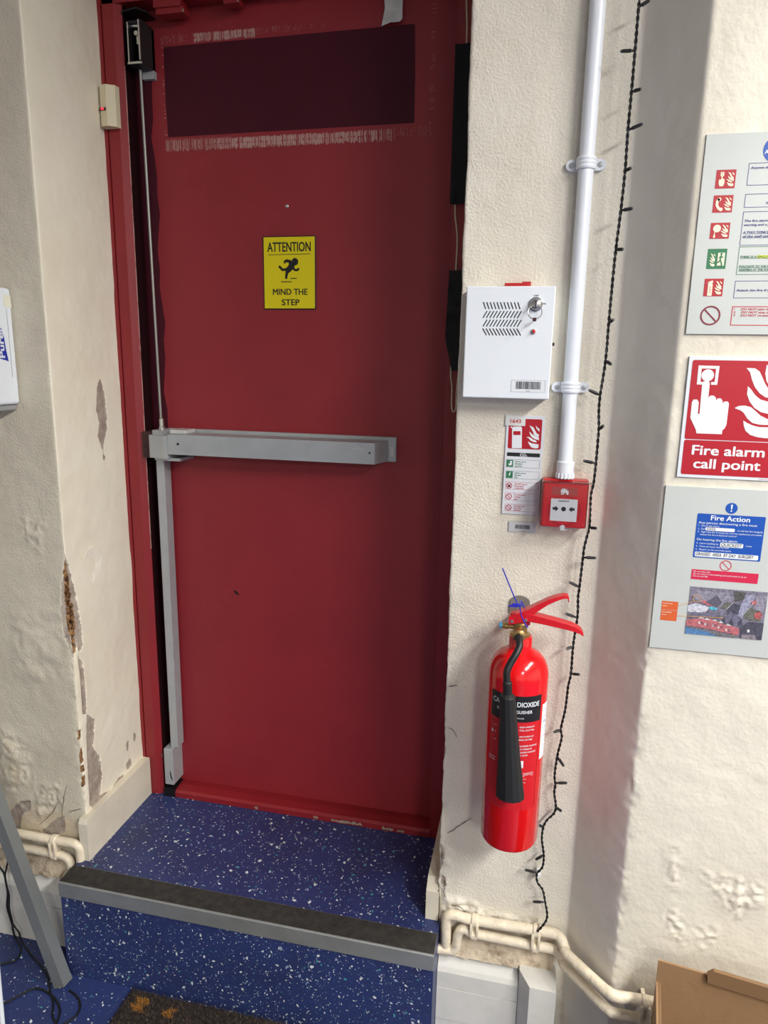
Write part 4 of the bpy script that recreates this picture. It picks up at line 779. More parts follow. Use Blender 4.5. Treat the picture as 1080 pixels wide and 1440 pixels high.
path = smooth_path(SLP, 7); fine = []
for a, c in zip(path[:-1], path[1:]):
    m_ = max(1, int((c-a).length/0.0025))
    for k in range(m_): fine.append(a.lerp(c, k/m_))
fine.append(path[-1]); acc = 0; s1, s2_ = [], []
for i, q in enumerate(fine):
    if i: acc += (q-fine[i-1]).length
    a = acc*2*math.pi/0.021; o_ = Vector((math.cos(a), math.sin(a), 0))*0.0014; s1.append(q+o_); s2_.append(q-o_)
MB().tube(s1, 0.00145, 6).tube(s2_, 0.00145, 6).build('twisted_cable', mat('black_cable', (20, 20, 22), 0.5), sl_, True)
M_bulb = mat('black_bulb_holder', (24, 24, 26), 0.45); M_lamp = mat('clear_led_tip', (90, 92, 90), 0.2)
for a, c in [((1.0084,-0.3625,1.7579),(1.0244,-0.3625,1.7664)),((1.0085,-0.3625,1.6974),(0.9860,-0.3625,1.6979)),((1.0083,-0.3625,1.6386),(1.0227,-0.3661,1.6407)),((1.0078,-0.3625,1.5827),(1.0298,-0.3625,1.5911)),((1.0086,-0.3625,1.5223),(1.0174,-0.3709,1.5242)),((1.0072,-0.3617,1.4619),(1.0258,-0.3627,1.4645)),((1.0045,-0.3608,1.4011),(1.0163,-0.3680,1.4004)),((1.0030,-0.3591,1.2831),(1.0098,-0.3687,1.2885)),((1.0029,-0.3582,1.2203),(1.0127,-0.3660,1.2133)),((0.9988,-0.3573,1.1608),(0.9784,-0.3573,1.1700)),((1.0020,-0.3553,1.1013),(1.0083,-0.3648,1.1098)),((1.0013,-0.3534,1.0408),(0.9790,-0.3534,1.0443)),((0.9990,-0.3498,0.9216),(1.0123,-0.3569,0.9228)),((0.9928,-0.3481,0.8640),(1.0162,-0.3481,0.8651)),((0.9908,-0.3467,0.8054),(0.9707,-0.3479,0.8152)),((0.9901,-0.3454,0.7450),(0.9687,-0.3465,0.7519)),((0.9879,-0.3442,0.6862),(0.9748,-0.3517,0.6821)),((0.9881,-0.3431,0.6292),(1.0043,-0.3486,0.6324)),((0.9774,-0.3411,0.5087),(0.9630,-0.3479,0.5042)),((0.9750,-0.3405,0.4490),(0.9887,-0.3420,0.4300)),((0.9743,-0.3399,0.3900),(0.9982,-0.3399,0.3938)),((0.9785,-0.3393,0.3356),(0.9917,-0.3393,0.3281)),((0.9589,-0.3389,0.2849),(0.9486,-0.3389,0.2892)),((0.9629,-0.3383,0.2213),(0.9470,-0.3383,0.2065)),((0.9503,-0.3379,0.1762),(0.9262,-0.3379,0.1784)),((0.9698,-0.3418,0.1119),(0.9468,-0.3441,0.1101))]:
    a = Vector(a); c = Vector(c); d = (c-a).normalized(); L = (c-a).length
    b_o = MB().tube([a, a+d*L*0.25, a+d*L*0.3, a+d*L*0.88], [0.0018, 0.0020, 0.0030, 0.0027], 8).build('bulb', M_bulb, sl_, True)
    MB().tube([a+d*L*0.86, a+d*L*0.97, a+d*L], [0.0024, 0.0022, 0.0010], 8).build('led_tip', M_lamp, b_o, True)
q = [(0.9550,-0.3350,0.1714)][0]; MB().bbox(q[0]-0.004, q[0]+0.005, -0.338, D-0.001, q[2]-0.006, q[2]+0.002, 0.001).build('cable_clip', M_white, sl_)

# ------------------------------------------------------------------ posters on the pier
PY = PE-0.0035
def sheet_thing(name, x0, x1, z0, z1, label, m, th=0.0016, cat='poster'):
    t = thing(name, ((x0+x1)/2, PE, z0), label, cat); MB().bbox(x0, x1, PY, PY+th+0.0015, z0, z1, 0.0003, 1).build('sheet', m, t); return t
M_lam = mat('laminated_paper', (188, 192, 188), 0.3, var=0.03, vscale=9)
# -- upper poster: fire routine
UX0, UX1, UZ0, UZ1 = 1.1150, 1.3250, 1.2630, 1.5520
up_t = sheet_thing('fire_routine_poster', UX0, UX1, UZ0, UZ1, 'upper white poster with a column of red and green fire icons', M_lam)
uq = lambda l: l
A_ = '940,170,7.714'; 
ic = [[(1.1342,1.4757),(1.1597,1.5018)], [(1.1344,1.4417),(1.1622,1.4662)], [(1.1345,1.4042),(1.1626,1.4272)], [(1.1344,1.3604),(1.1627,1.3897)], [(1.1345,1.3200),(1.1625,1.3461)]]
ix0, ix1 = sum(q[0][0] for q in ic)/5, sum(q[1][0] for q in ic)/5
def icon(k): q = ic[k]; return (ix0, ix1, q[0][1], q[1][1])
def pt_in(r, a, c): return (r[0]+(r[1]-r[0])*a, r[2]+(r[3]-r[2])*c)
for k, nm in enumerate(('call_point_icon', 'telephone_icon', 'alarm_bell_icon', 'exit_icon', 'extinguisher_icon')):
    r = icon(k); p = Print(PY); p.rect(*r, 1); io = p.build(nm, M_ink_green if k == 3 else M_ink_red, up_t)
    p = Print(PY); T = lambda a, c: pt_in(r, a, c)
    if k != 3: flames(p, lambda a, c: T(0.52+0.48*a, 0.10+0.78*c), 2)
    if k == 0: p.frame(*(T(0.22, 0.68)[0], T(0.40, 0.68)[0], T(0, 0.66)[1], T(0, 0.88)[1]), 0.0012, 2); p.disc(*T(0.31, 0.77), 0.0012, 2); p.poly([T(a, c) for a, c in ((0.28,0.70),(0.34,0.70),(0.34,0.52),(0.44,0.50),(0.46,0.30),(0.40,0.12),(0.22,0.12),(0.16,0.30),(0.17,0.48),(0.24,0.50),(0.27,0.42))], 2)
    if k == 1: p.stroke([T(0.30, 0.80), T(0.20, 0.66), T(0.20, 0.42), T(0.30, 0.24), T(0.44, 0.16)], 0.0036, 2); p.disc(*T(0.30, 0.76), 0.0026, 2); p.disc(*T(0.42, 0.18), 0.0026, 2)
    if k == 2: p.disc(*T(0.34, 0.64), 0.0055, 2); p.poly([T(a, c) for a, c in ((0.18,0.06),(0.28,0.06),(0.28,0.20),(0.25,0.26),(0.25,0.42),(0.21,0.42),(0.21,0.26),(0.18,0.20))], 2)
    if k == 3:
        flames(p, lambda a, c: T(0.10+0.38*a, 0.12+0.66*c), 2); p.rect(T(0.54, 0)[0], T(0.90, 0)[0], T(0, 0.16)[1], T(0, 0.80)[1], 2)
    if k == 4: p.poly([T(a, c) for a, c in ((0.20,0.03),(0.44,0.03),(0.44,0.66),(0.40,0.76),(0.46,0.80),(0.42,0.90),(0.20,0.82),(0.14,0.70),(0.22,0.78),(0.28,0.80),(0.20,0.70))], 2)
    p.build('white_pictogram', M_ink_cream, io)
    if k == 3:
        p = Print(PY); p.disc(*T(0.72, 0.74), 0.0016, 3); p.stroke([T(0.72, 0.66), T(0.68, 0.44), T(0.76, 0.30), T(0.78, 0.18)], 0.0020, 3); p.stroke([T(0.68, 0.44), T(0.60, 0.32), T(0.54, 0.34)], 0.0018, 3); p.stroke([T(0.62, 0.54), T(0.70, 0.64), T(0.82, 0.56)], 0.0014, 3); p.build('running_figure', M_ink_green, io)
    if k == 4:
        p = Print(PY); p.frame(T(0.28, 0)[0], T(0.37, 0)[0], T(0, 0.20)[1], T(0, 0.54)[1], 0.0004, 3); p.build('extinguisher_outline', M_ink_red, io)
q = [(1.1480,1.2911),(1.1463,1.3061)]; p = Print(PY); p.prohibit(q[0][0], q[0][1], 0.0148, 0.0025, 1).build('prohibition_icon', M_ink_maroon, up_t)
q = [(1.2039,1.5283),(1.1997,1.5222)]; p = Print(PY); p.disc(1.2133, 1.5271, 0.0180, 1); bo = p.build('blue_disc', M_ink_blue, up_t)
p = Print(PY); p.text('ACTION', 1.2133, 1.5215, 0.0055, 0.031, 'c', 2, bold=0.02).build('lettering', M_ink_white, bo)
bx = [[(1.1772,1.5098),(1.1783,1.4787)], [(1.1778,1.4669),(1.1783,1.4478)], [(1.1782,1.4422),(1.1791,1.3939)], [(1.1787,1.3924),(1.1790,1.3516)], [(1.1782,1.3427),(1.1785,1.3172)], [(1.1781,1.3052),(1.1781,1.2764)]]
bxl = sum(q[0][0]+q[1][0] for q in bx)/12
txts = [(('Anyone detecting a fire must:', 0.74, 'l'), ('RAISE THE ALARM BY OPERATING THE', 0.44, 'c'), ('NEAREST CALL POINT', 0.30, 'c')),
        (('EXACT DETAILS MUST BE', 0.52, 'c'), ('REPORTED TO SWITCHBOARD ON 2222', 0.24, 'c')),
        (('The fire alarm system has an intermittent', 0.70, 'l'), ('warning and a pre alarm tone', 0.58, 'l'), ('A TWO TONE SIGNAL means action by all', 0.36, 'l'), ('of the staff unless told otherwise', 0.24, 'l')),
        (('EVACUATION', 0.86, 'c'), ('THERE IS A SINGLE STAGE ALARM IN', 0.60, 'l'), ('OPERATION HERE', 0.50, 'c'), ('EVACUATE TO THE NEAREST SAFE', 0.26, 'l'), ('ASSEMBLE AT THE POINT SHOWN', 0.14, 'l')),
        (('Attack the fire if safe to do so', 0.40, 'l'),),
        (('1     DO NOT take risks', 0.80, 'l'), ('2     DO NOT stop to collect belongings', 0.64, 'l'), ('3     DO NOT re-enter the building', 0.48, 'l'))]
for k, q in enumerate(bx):
    z1, z0 = q[0][1], q[1][1]; x0, x1 = bxl, UX1-0.012; p = Print(PY); t_ = 0.0012 if k == 5 else 0.0007
    p.frame(x0, x1, z0, z1, t_, 1)
    for s_, f_, al in txts[k]:
        zz = z0+(z1-z0)*f_; w_ = min(x1-x0-0.006, 0.0024*len(s_)); p.text(s_, x0+0.003 if al == 'l' else (x0+x1)/2, zz, 0.0030, w_, al, 2, bold=0.022, shear=0.12)
        if k == 3 or 'TWO TONE' in s_ or s_.startswith('of the staff'): p.rect(x0+0.003 if al == 'l' else (x0+x1)/2-w_/2, x0+0.003+w_ if al == 'l' else (x0+x1)/2+w_/2, zz-0.0009, zz-0.0005, 2)
    po = p.build('text_panel', M_ink_green if k == 3 else (mat('crimson_print', (190, 40, 66), 0.45) if k == 5 else M_ink_navy), up_t)
    if k == 3:
        zz = z0+(z1-z0)*0.60; p = Print(PY); p.rect(x0+0.0265, x0+0.047, zz-0.001, zz+0.0036, 1).build('highlighter_mark', mat('yellow_highlight', (222, 220, 40), 0.5), po)
# -- middle sign: fire alarm call point
NX0, NX1, NZ0, NZ1 = 1.1242, 1.2740, 1.0353, 1.2288
cs = sheet_thing('call_point_sign', NX0, NX1, NZ0, NZ1, 'red Fire alarm call point sign with white hand and flames', mat('white_vinyl_sign', (212, 217, 224), 0.35), cat='sign')
p = Print(PY); p.rect(NX0+0.0055, NX1-0.0055, NZ0+0.0050, [(1.1428,1.0972)][0][1]-0.0006, 1, 0, 0.003); p.rect(NX0+0.0055, NX1-0.0055, [(1.1428,1.0972)][0][1]+0.0006, NZ1-0.0055, 1, 0, 0.003); rp = p.build('red_panel', M_ink_red, cs)
p = Print(PY)
p.poly([(1.1473,1.1877),(1.1486,1.1902),(1.1563,1.1907),(1.1584,1.1880),(1.1588,1.1643),(1.1610,1.1681),(1.1664,1.1683),(1.1702,1.1646),(1.1708,1.1606),(1.1730,1.1642),(1.1777,1.1640),(1.1804,1.1600),(1.1807,1.1559),(1.1828,1.1593),(1.1881,1.1597),(1.1902,1.1562),(1.1902,1.1233),(1.1883,1.1169),(1.1852,1.1140),(1.1851,1.1076),(1.1469,1.1075),(1.1455,1.1133),(1.1352,1.1321),(1.1350,1.1570),(1.1369,1.1612),(1.1424,1.1614),(1.1453,1.1573),(1.1457,1.1388),(1.1483,1.1387)], 2)
sq = [(1.1391,1.2147),(1.1700,1.2144),(1.1696,1.1853),(1.1606,1.1851),(1.1601,1.1893),(1.1654,1.1895),(1.1653,1.2100),(1.1441,1.2101),(1.1444,1.1893),(1.1472,1.1894),(1.1476,1.1851),(1.1394,1.1851)]; p.poly(sq, 2)
dcn = [(1.1541,1.1997)][0]; p.disc(dcn[0], dcn[1], 0.0093, 2); p.build('hand_pictogram', M_ink_white, rp)
p = Print(PY)
p.poly([(1.2095,1.2120),(1.2162,1.2121),(1.2223,1.2116),(1.2288,1.2072),(1.2334,1.1994),(1.2383,1.1899),(1.2438,1.1820),(1.2505,1.1757),(1.2552,1.1743),(1.2567,1.1679),(1.2516,1.1664),(1.2425,1.1675),(1.2328,1.1737),(1.2249,1.1831),(1.2195,1.1942),(1.2155,1.2054)], 2)
p.poly([(1.2379,1.2182),(1.2414,1.2138),(1.2453,1.2060),(1.2533,1.2014),(1.2565,1.1871),(1.2538,1.1790),(1.2465,1.1837),(1.2402,1.1931),(1.2373,1.2042)], 2)
p.poly([(1.2147,1.1842),(1.2201,1.1790),(1.2272,1.1703),(1.2354,1.1640),(1.2463,1.1611),(1.2583,1.1607),(1.2590,1.1453),(1.2486,1.1421),(1.2378,1.1446),(1.2280,1.1508),(1.2200,1.1604),(1.2149,1.1716)], 2)
p.poly([(1.1992,1.1496),(1.2049,1.1531),(1.2140,1.1540),(1.2234,1.1515),(1.2301,1.1460),(1.2385,1.1389),(1.2481,1.1344),(1.2594,1.1339),(1.2596,1.1266),(1.2493,1.1246),(1.2387,1.1247),(1.2278,1.1271),(1.2193,1.1342),(1.2138,1.1422),(1.2088,1.1461)], 2)
p.poly([(1.2141,1.1304),(1.2202,1.1268),(1.2282,1.1233),(1.2391,1.1209),(1.2595,1.1212),(1.2605,1.1045),(1.2503,1.1037),(1.2380,1.1049),(1.2270,1.1081),(1.2193,1.1144),(1.2158,1.1226)], 2)
p.build('flames_pictogram', M_ink_white, rp)
p = Print(PY); q = [(1.1436,1.0733),(1.2511,1.0742),(1.1480,1.0515),(1.2475,1.0514)]
p.text('Fire alarm', q[0][0], q[0][1], 0.0152, q[1][0]-q[0][0], 'l', 2, bold=0.022); p.text('call point', q[2][0], q[2][1], 0.0152, q[3][0]-q[2][0], 'l', 2, bold=0.022); p.build('lettering', M_ink_white, rp)
p = Print(PY); q = [(1.2477,1.0370)][0]; p.text('13901AK', q[0], q[1], 0.0016, 0.014, 'l', 1).build('stock_code', M_ink_red, cs)
# -- lower poster: fire action with aerial photo
QX0, QX1, QZ0, QZ1 = 1.1090, 1.3110, 0.7345, 1.0200
fa = sheet_thing('fire_action_poster', QX0, QX1, QZ0, QZ1, 'lower grey-white Fire Action poster with blue panel and aerial photo', M_lam)
cB = '970,710,9.818'
q = [(1.1619,0.9758),(1.2658,0.9770),(1.2668,0.9016),(1.1635,0.9009)]; p = Print(PY)
bx0, bx1, bz0, bz1 = (q[0][0]+q[3][0])/2, (q[1][0]+q[2][0])/2, (q[2][1]+q[3][1])/2, (q[0][1]+q[1][1])/2
p.rect(bx0, bx1, bz0, bz1, 1, 0, 0.002); bp2 = p.build('blue_panel', M_ink_blue, fa)
p = Print(PY); Wd, Hd = bx1-bx0, bz1-bz0; U = lambda a: bx0+Wd*a; V = lambda c: bz0+Hd*c
p.text('Fire Action', U(0.49), V(0.865), 0.0080, Wd*0.57, 'c', 2, bold=0.02)
p.text('Any person discovering a fire must', U(0.03), V(0.775), 0.0036, Wd*0.86, 'l', 2, bold=0.006); p.text('1.  Sound the alarm', U(0.03), V(0.715), 0.0026, Wd*0.31, 'l', 2); p.text('2.  Dial', U(0.03), V(0.640), 0.0026, Wd*0.10, 'l', 2)
p.text('to call the fire brigade', U(0.61), V(0.645), 0.0026, Wd*0.37, 'l', 2); p.text('3.  Fight the fire if using the correct appliances provided', U(0.03), V(0.575), 0.0026, Wd*0.94, 'l', 2); p.text('unless the fire is beyond control', U(0.07), V(0.515), 0.0026, Wd*0.54, 'l', 2)
p.text('On hearing the fire alarm', U(0.03), V(0.395), 0.0036, Wd*0.60, 'l', 2, bold=0.006); p.text('4.  Leave building by', U(0.03), V(0.315), 0.0026, Wd*0.33, 'l', 2); p.text('route', U(0.76), V(0.315), 0.0026, Wd*0.09, 'l', 2)
p.text('5.  Close all doors behind you', U(0.03), V(0.245), 0.0026, Wd*0.49, 'l', 2); p.text('6.  Report to the assembly point', U(0.03), V(0.175), 0.0026, Wd*0.53, 'l', 2); p.build('lettering', M_ink_white, bp2)
p = Print(PY); p.rect(U(0.14), U(0.575), V(0.625), V(0.70), 2, 0, 0.002); p.rect(U(0.385), U(0.725), V(0.275), V(0.375), 2, 0, 0.002); p.rect(U(0.025), U(0.965), V(0.025), V(0.135), 2, 0, 0.002); wb2 = p.build('white_fields', M_ink_white, bp2)
p = Print(PY); p.text('2222', U(0.16), V(0.642), 0.0040, Wd*0.13, 'l', 3, bold=0.01); p.text('QUICKEST', U(0.40), V(0.290), 0.0056, Wd*0.31, 'l', 3, bold=0.008, shear=0.2); p.text('GRASSED  AREA  BY DAY  SURGERY', U(0.04), V(0.052), 0.0056, Wd*0.86, 'l', 3, bold=0.008, shear=0.2); p.build('handwriting', M_ink_black, wb2)
q = [(1.2133,0.9876)][0]; p = Print(PY); p.disc(q[0], q[1], 0.0092, 1); bd = p.build('blue_disc', M_ink_blue, fa); p = Print(PY); p.poly([(q[0]-0.0014, q[1]+0.0062), (q[0]+0.0014, q[1]+0.0062), (q[0]+0.0007, q[1]-0.0020), (q[0]-0.0007, q[1]-0.0020)], 2); p.disc(q[0], q[1]-0.0045, 0.0012, 2); p.build('exclamation_mark', M_ink_white, bd)
q = [(1.2151,0.8903)][0]; p = Print(PY); p.prohibit(q[0], q[1], 0.0092, 0.0014, 1).build('prohibition_icon', mat('crimson_print', (190, 40, 66), 0.45), fa)
q = [(1.1635,0.8800),(1.2665,0.8810),(1.2674,0.8637),(1.1637,0.8624)]; p = Print(PY); x0, x1, z1, z0 = (q[0][0]+q[3][0])/2, (q[1][0]+q[2][0])/2, (q[0][1]+q[1][1])/2, (q[2][1]+q[3][1])/2; p.rect(x0, x1, z0, z1, 1); rp2 = p.build('red_panel', mat('crimson_panel', (196, 30, 70), 0.45), fa)
p = Print(PY); p.text('Do not take risks', x0+0.003, z1-0.0046, 0.0026, 0.026, 'l', 2); p.text('Do not return to the building until authorised to do so', x0+0.003, z1-0.0086, 0.0026, 0.082, 'l', 2); p.text('Do not use lifts', x0+0.003, z1-0.0126, 0.0026, 0.023, 'l', 2); p.build('lettering', M_ink_white, rp2)
q = [(1.1216,0.8205),(1.1481,0.8207),(1.1487,0.7857),(1.1226,0.7861),(1.1486,0.8050)]; M_or = mat('orange_print', (206, 92, 44), 0.45); zm = q[4][1]; x0, x1, z1, z0 = (q[0][0]+q[3][0])/2, (q[1][0]+q[2][0])/2, (q[0][1]+q[1][1])/2, (q[2][1]+q[3][1])/2
for (a, c, t1, t2) in ((zm+0.0003, z1, 'Rendezvous', 'point'), (z0, zm-0.0003, 'Heathfield', 'House')):
    p = Print(PY); p.rect(x0, x1, a, c, 1); oo = p.build('orange_tag', M_or, fa); p = Print(PY); p.text(t1, x0+0.002, c-0.0048, 0.0024, 0.015, 'l', 2); p.text(t2, x0+0.002, c-0.0094, 0.0024, 0.007, 'l', 2); p.build('lettering', M_ink_cream, oo)
q = [(1.1633,0.8493),(1.2836,0.8508),(1.2858,0.7664),(1.1651,0.7656)]; ax0, ax1, az1, az0 = (q[0][0]+q[3][0])/2, (q[1][0]+q[2][0])/2, (q[0][1]+q[1][1])/2, (q[2][1]+q[3][1])/2
ph = thing
acol = [(104,98,118),(128,122,140),(70,66,84),(140,140,168),(62,62,58),(84,84,74),(176,86,92),(196,196,208),(60,110,166),(90,86,110),(70,170,196),(52,50,66),(206,204,204),(120,112,120),(150,120,70),(96,92,100),(170,70,70)]
M_aer = [mat('aerial_tone_%d' % i, tuple(int(v*0.82+32) for v in c), 0.45, var=0.55, vscale=240) for i, c in enumerate(acol)]
p = Print(PY); P_ = lambda pts, mi, lay: p.map([(a, 1-c) for a, c in pts], ax0, ax1, az0, az1, lay, mi)
P_([(0,0),(1,0),(1,1),(0,1)], 0, 1)
P_([(.1,.06),(.5,.08),(.56,.22),(.40,.36),(.12,.30),(.04,.18)], 1, 2); P_([(.22,.30),(.36,.14),(.44,.28),(.38,.40)], 2, 3); P_([(.56,.02),(.72,.04),(.70,.20),(.60,.24)], 4, 2); P_([(.60,.60),(.74,.08),(.86,.08),(.70,.62)], 3, 2)
P_([(.86,.10),(1,.06),(.97,.44),(.86,.36)], 1, 2); P_([(.72,.52),(.78,.34),(.95,.40),(.96,.62),(.76,.60)], 5, 2); P_([(.50,.44),(.58,.28),(.68,.30),(.66,.50),(.56,.56)], 11, 2); P_([(.42,.40),(.48,.28),(.56,.28),(.50,.42)], 5, 3)
P_([(.16,.30),(.20,.26),(.32,.30),(.36,.38),(.24,.36)], 6, 3); P_([(0,.40),(.10,.34),(.28,.40),(.24,.52),(0,.54)], 7, 2); P_([(.28,.38),(.38,.40),(.37,.46),(.28,.45)], 10, 4); P_([(.80,.22),(.86,.18),(.88,.26),(.82,.28)], 16, 4); P_([(.86,.46),(.92,.40),(.97,.48),(.94,.56),(.88,.56)], 16, 4)
P_([(0,.66),(.10,.52),(.20,.58),(.34,.50),(.50,.58),(.56,.46),(.72,.58),(.74,.76),(.50,.72),(.2,.66)], 9, 3); P_([(0,.70),(.16,.66),(.30,.64),(.52,.72),(.70,.80),(.70,.94),(.50,.90),(.30,.86),(0,.82)], 6, 4)
for (x, z) in ((.18,.70),(.26,.72),(.36,.73),(.44,.76),(.54,.80)):
    P_([(x-.03,z-.05),(x+.01,z-.09),(x+.05,z-.05)], 12, 5); P_([(x-.02,z+.02),(x+.0,z+.02),(x+.0,z+.07),(x-.02,z+.07)], 12, 5); P_([(x+.02,z+.02),(x+.035,z+.02),(x+.035,z+.07),(x+.02,z+.07)], 2, 5)
for x in (.48,.58,.70): P_([(x-.03,.72),(x,.58),(x+.04,.74)], 11, 5)
P_([(0,.84),(.30,.90),(.44,1),(0,1)], 8, 4); P_([(0,.82),(.32,.88),(.70,.98),(.70,1),(.44,1),(.28,.92),(0,.86)], 15, 5); P_([(.70,.78),(.80,.64),(1,.64),(1,1),(.72,1)], 11, 3); P_([(.74,.92),(.9,.90),(.94,1),(.74,1)], 13, 4); P_([(.80,.80),(.83,.80),(.83,.86),(.80,.86)], 12, 5)
P_([(.60,.96),(.63,.92),(.65,.96)], 14, 6); P_([(.44,.93),(.47,.91),(.48,.94)], 14, 6)
p.line([(ax0+(ax1-ax0)*a, az1-(az1-az0)*c) for a, c in ((.50,.42),(.58,.26))], 0.0008, 5, 7); p.line([(ax0+(ax1-ax0)*a, az1-(az1-az0)*c) for a, c in ((.70,.56),(.84,.22))], 0.0008, 5, 7)
p.build('aerial_photo', M_aer, fa, label='small aerial photograph of brick buildings and roads')
p = Print(PY); cc = [(1.1766,0.8303),(1.1493,0.8150),(1.1714,0.8243),(1.1501,0.7967),(1.2199,0.7998)]; p.ring(cc[0][0], cc[0][1], 0.0058, 0.0065, 7); p.line([cc[1], cc[2]], 0.0007, 7); p.line([cc[3], cc[4]], 0.0007, 7); p.disc(cc[4][0], cc[4][1], 0.0010, 7); p.build('callout_lines', mat('amber_print', (222, 160, 60), 0.45), fa)

# ------------------------------------------------------------------ soap dispenser on the left wall
sd = thing('soap_dispenser', (-0.262, D, 1.10), 'white plastic hand gel dispenser with blue logo at the left edge', 'dispenser')
DX = -0.2020
dbody = MB().bbox(-0.3200, DX, -0.4250, D-0.003, 1.1080, 1.3480, 0.007, 3).build('cover', mat('dispenser_white', (228, 233, 238), 0.35), sd)
class SidePrint(Print):
    def build(s, *a, **k):
        s.v = [(DX+(s.y-y), x, z) for x, y, z in s.v]; return MB.build(s, *a, **k)
SidePrint(0.0, 0.0003).rect(-0.3440, D-0.006, 1.3090, 1.3340, 1).build('corner_window', mat('cream_window', (226, 226, 206), 0.35), sd)
SidePrint(0.0, 0.0003).line([(-0.3385, 1.305), (-0.3385, 1.165)], 0.0008, 1).build('seam', mat('dark_seam', (80, 84, 90), 0.5), dbody)
lg = SidePrint(0.0, 0.0003).poly([(-0.410, 1.212), (-0.352, 1.200), (-0.3455, 1.1975), (-0.3500, 1.222), (-0.3530, 1.250), (-0.3590, 1.268), (-0.410, 1.285)], 1).build('blue_logo', mat('logo_blue', (20, 40, 160), 0.35), dbody)
SidePrint(0.0, 0.0003).text('Purell', -0.3555, 1.2060, 0.0150, 0.062, 'l', 2, bold=0.03, rot=math.radians(90)).build('lettering', M_ink_white, lg)
MB().bbox(-0.305, -0.212, -0.405, D-0.004, 1.0950, 1.1085, 0.003).build('nozzle_tray', mat('grey_tray', (150, 150, 150), 0.5), sd)

# ------------------------------------------------------------------ heating pipes
def pipe(name, path, r, label, grp, n=7):
    t = thing(name, path[0], label, 'pipe', grp); MB().tube(smooth_path(path, n), r, 14).build('pipe_run', M_pipe, t, True); return t
HP = 'painted heating pipes'
YP = D-0.020
pr1 = pipe('heating_pipe', [(0.7690, YP+0.004, -0.05), (0.7685, YP, -0.018), (0.7680, YP, 0.020), (0.7730, YP, 0.0345), (0.7860, YP, 0.0370), (0.829, YP, 0.0335), (0.951, YP, 0.0365), (0.995, YP, 0.0365), (1.010, YP-0.006, 0.0335), (1.0185, YP-0.018, 0.022), (1.0240, YP-0.034, 0.022), (1.0800, YP-0.100, 0.030), (1.0960, YP-0.118, 0.034), (1.112, YP-0.126, 0.036), (1.168, YP-0.124, 0.036), (1.45, YP-0.122, 0.036)], 0.0110, 'upper cream painted heating pipe right of the step, bending round the pier', HP)
pr2 = pipe('heating_pipe', [(0.748, YP, -0.056), (0.7760, YP, -0.0560), (0.7870, YP, -0.050), (0.7925, YP, -0.034), (0.7945, YP, -0.012), (0.8000, YP, 0.0030), (0.8120, YP, 0.0060), (0.834, YP, 0.000), (0.956, YP, -0.002), (0.992, YP, -0.002), (1.008, YP-0.006, -0.004), (1.018, YP-0.020, -0.012), (1.0240, YP-0.034, -0.010), (1.0780, YP-0.100, -0.004), (1.0960, YP-0.118, -0.004), (1.112, YP-0.126, -0.004), (1.168, YP-0.126, -0.004), (1.45, YP-0.126, -0.004)], 0.0104, 'lower cream painted heating pipe right of the step, bending round the pier', HP)
pl1 = pipe('heating_pipe', [(-0.75, YP, 0.0420), (-0.40, YP, 0.0420), (-0.22, YP, 0.0420), (-0.160, YP, 0.0430), (-0.1440, YP, 0.0400), (-0.1370, YP, 0.0300), (-0.1365, YP, 0.0), (-0.1420, YP+0.002, -0.05)], 0.0106, 'upper cream painted heating pipe left of the step', HP)
pl2 = pipe('heating_pipe', [(-0.75, YP, 0.0030), (-0.40, YP, 0.0030), (-0.215, YP, 0.0030), (-0.185, YP, 0.0010), (-0.1710, YP, -0.006), (-0.1660, YP, -0.020), (-0.1680, YP, -0.036), (-0.1780, YP, -0.052), (-0.1860, YP, -0.075)], 0.0102, 'lower cream painted heating pipe left of the step', HP)
def pclip(x, y, z1, z0, ry, label):
    t = thing('pipe_clip', (x, y, z0), label, 'clip', 'clips holding the heating pipes'); mb = MB()
    for z in (z1, z0): mb.tube([(x-0.007, y, z), (x-0.005, y, z), (x+0.005, y, z), (x+0.007, y, z)], [0.0122, 0.0138, 0.0138, 0.0122], 16)
    mb.bbox(x-0.0095, x-0.0035, y-0.014, y-0.002, z0, z1, 0.0015).bbox(x+0.0035, x+0.0095, y-0.014, y-0.002, z0, z1, 0.0015)
    mb.build('clip_body', M_pipe, t, True); MB().box(x-0.0035, x+0.0035, y-0.004, D-0.0005, z0+0.004, z1-0.004).build('stem', M_pipe, t)
pclip(0.8290, YP, 0.0335, 0.0005, 0, 'cream pipe clip on the right pipes nearest the step'); pclip(0.9590, YP, 0.0365, -0.002, 0, 'cream pipe clip under the end of the string lights')
pclip(-0.2060, YP, 0.0420, 0.0030, 0, 'cream pipe clip on the left pipes beside the blue step')
t = thing('pipe_clip', (1.162, PE-0.02, -0.004), 'cream pipe clip on the pier beside the cardboard box', 'clip', 'clips holding the heating pipes')
yq = YP-0.126; mb = MB()
for z in (0.036, -0.004): mb.tube([(1.155, yq, z), (1.157, yq, z), (1.167, yq, z), (1.169, yq, z)], [0.0112, 0.013, 0.013, 0.0112], 16)
mb.bbox(1.1520, 1.1580, yq-0.014, yq-0.002, -0.004, 0.036, 0.0015).bbox(1.1655, 1.1715, yq-0.014, yq-0.002, -0.004, 0.036, 0.0015).build('clip_body', M_pipe, t, True)
MB().box(1.1585, 1.1655, yq-0.004, PE-0.0005, 0.0, 0.032).build('stem', M_pipe, t)

